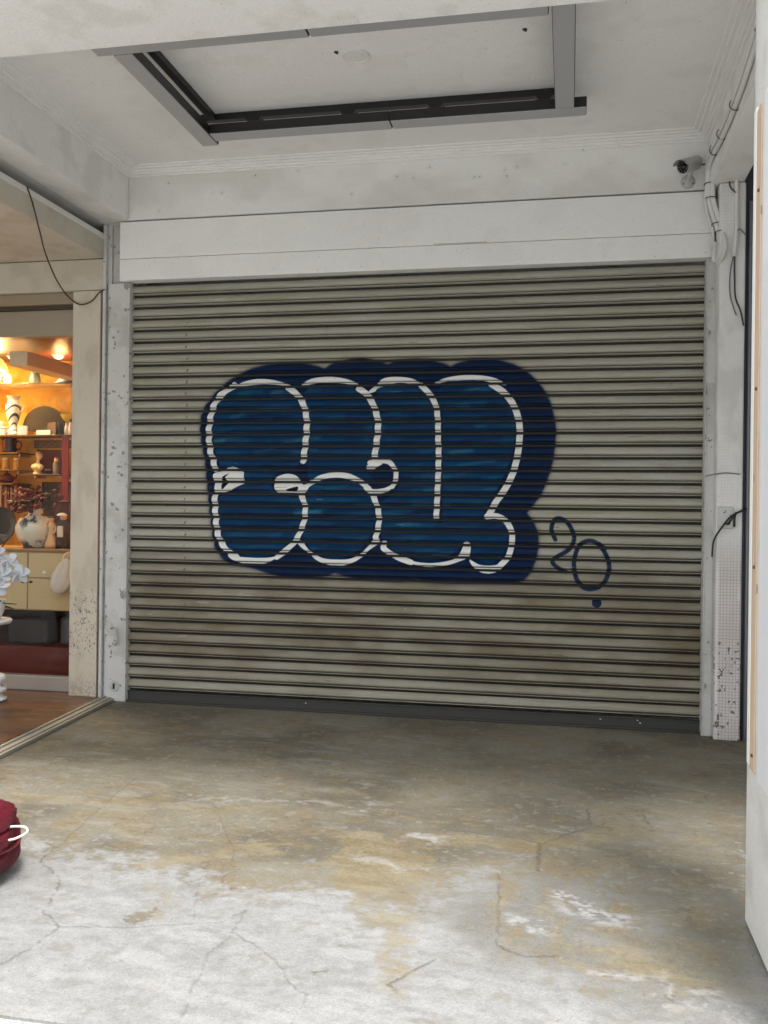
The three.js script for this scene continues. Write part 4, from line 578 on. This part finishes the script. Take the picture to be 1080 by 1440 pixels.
// ---------- white flowers on a stand, in front of the shop ----------
{
  const o = thing('flower_stand', 'white turned pedestal stand on the wood floor', 'stand', [-.79, .021, .3]);
  const w = M(.78, .79, .8, .35); part('foot', lathe([[0, 0], [.1, 0], [.102, .02], [.07, .035], [.075, .05], [.1, .062], [.1, .085], [.062, .098]], 32), w, o); part('column', lathe([[.06, .098], [.09, .12], [.1, .145], [.085, .165], [.05, .18], [.035, .26], [.03, .38], [.045, .47], [.06, .49]], 32), w, o); part('top', lathe([[0, .52], [.12, .52], [.13, .51], [.12, .49], [.06, .488]], 32), w, o);
  const p = thing('white_orchid', 'pale blue white artificial orchid sprays in a white pot', 'flowers', [-.79, .543, .3]);
  part('pot', lathe([[0, 0], [.06, 0], [.08, .05], [.085, .11], [.09, .12], [.078, .12], [.07, .06], [0, .05]], 28), w, p);
  const mP = new THREE.MeshPhysicalMaterial({ color: col(.70, .745, .80), roughness: .6, transmission: .2, thickness: 0, side: THREE.DoubleSide }), mG = M(.06, .1, .05, .7), mS = M(.2, .24, .3, .7);
  const petal = (() => { const g = new THREE.SphereGeometry(.03, 12, 8).scale(.75, 1.05, .16); const q = g.attributes.position; for (let i = 0; i < q.count; i++) { const y = q.getY(i); q.setZ(i, q.getZ(i) + y * y * 9 + .012 * Math.sin(q.getX(i) * 90)); } g.translate(0, .028, 0); g.computeVertexNormals(); return g; })();
  [[30, 788, .36], [36, 806, .33], [24, 805, .38], [12, 798, .34], [18, 822, .36], [5, 812, .4], [8, 840, .38], [2, 778, .33], [1, 832, .36], [-4, 850, .34], [-8, 795, .3], [-15, 815, .33], [-20, 780, .3], [-12, 765, .3]].forEach(([a, b, z]) => {
    const c = new THREE.Vector3(-.733 + .00497 * a + .79 - (z - .3) * .67, 1.218 - (b - 720) * .0045 - .543, z - .3), bl = new THREE.Group(); bl.name = 'bloom'; bl.position.copy(c); bl.rotation.set(rr(-.5, .4), rr(-.2, .9), rr(0, 6)); bl.scale.setScalar(rr(.85, 1.15)); p.add(bl);
    for (let k = 0; k < 5; k++) { const m = part('petal', petal, mP, bl); m.rotation.z = k * 1.2566 + rr(-.15, .15); m.rotation.x = rr(-.25, .1); } part('lip', lumpy(new THREE.SphereGeometry(.009, 8, 6).translate(0, 0, .008), .002, 90), M(.5, .5, .62, .5), bl);
    part('stalk', tube([[0, .08, 0], [c.x * .5, .12 + c.y * .5, c.z * .5], [c.x * .95, c.y + .02, c.z - .01], [c.x, c.y, c.z - .004]], .0035, 16, 6), mS, p);
  });
  for (let i = 0; i < 7; i++) { const g = new THREE.SphereGeometry(.09, 10, 8).scale(.3, .05, 1).translate(0, 0, .08); const l = part('leaf', g, mG, p); l.position.set(0, .1, 0); l.rotation.set(rr(-.5, -.1), i * .9, 0); }
}

// ---------- red bag ----------
{
  const o = thing('red_bag', 'puffy dark red satin bag lying on the pale concrete', 'bag', [.782, .004, 2.83]); o.scale.set(1.02, 1.18, 1.06);
  const shape = (y0, y1, rx, rz, cx, s) => { const g = new THREE.SphereGeometry(1, 60, 36); const p = g.attributes.position; for (let i = 0; i < p.count; i++) { let x = p.getX(i), y = p.getY(i), z = p.getZ(i); const a = Math.atan2(z, x), sq = Math.pow(Math.hypot(x, z) || 1e-6, -.28), wr = 1 + .03 * Math.sin(a * 8 + y * 4 + s) + .12 * (fbm(x * 2.4 + s, y * 2.6 + z * 2.2, 201, 4) - .5) * 2; x *= sq * wr; z *= sq * wr; y = Math.sign(y) * Math.pow(Math.abs(y), .8); p.setXYZ(i, cx + x * rx, (y0 + y1) / 2 + y * (y1 - y0) / 2 + .06 * x * (s - 1) * .2, z * rz); } g.computeVertexNormals(); return g; };
  const m = new THREE.MeshPhysicalMaterial({ color: col(.11, .002, .012), roughness: .5, specularIntensity: .6, bumpMap: per(tex(512, 512, (i, j) => .5 + .5 * (fbm(i / 50, j / 22, 211, 4) - .5) + .12 * Math.sin(i * 1.3) * Math.sin(j * 1.3), false), .25), bumpScale: .006 });
  part('lower_body', shape(0, .13, .2, .235, -.004, 1), m, o); part('middle_fold', shape(.06, .155, .213, .228, 0, 2), m, o); part('upper_flap', shape(.09, .2, .203, .22, -.006, 3.3), m, o);
  part('seam', (() => { const c = []; for (let i = 0; i < 40; i++) { const a = i / 40 * 6.2832, q = Math.pow(Math.abs(Math.cos(a)) ** 2.3 + Math.abs(Math.sin(a)) ** 2.3, -1 / 2.3); c.push([.205 * Math.cos(a) * q, .098 + .006 * Math.sin(a * 3), .225 * Math.sin(a) * q]); } return tube(c, .005, 120, 6, true); })(), M(.16, .01, .02, .4), o);
  part('cord_loop', tube([[.12, .142, -.04], [.17, .15, -.04], [.225, .158, -.04], [.262, .158, -.035], [.27, .15, -.03], [.245, .135, -.02], [.2, .122, -.02], [.13, .11, -.02]], .0036, 60), M(.72, .7, .66, .6), o);
}

// ---------- unseen block added across the street to screen low sky ----------
{
  const o = thing('sky_blocker_building', 'plain grey block added out of view across the street to screen low sky', 'building');
  part('wall', bx(-16, 20, -.03, 8.4, 17, 25), M(.5, .495, .48, .85), o);
  for (let f = 0; f < 2; f++) for (let k = 0; k < 9; k++) { const x = -14 + k * 3.8, y = 1.4 + f * 3.2; const wdw = part('window', bx(x, x + 1.8, y, y + 1.6, 16.93, 16.99), M(.05, .06, .07, .15), o); part('sill', bx(x - .08, x + 1.88, y - .1, y, 16.85, 16.98), M(.45, .44, .42), wdw); }
}
renderer.render(scene, camera);
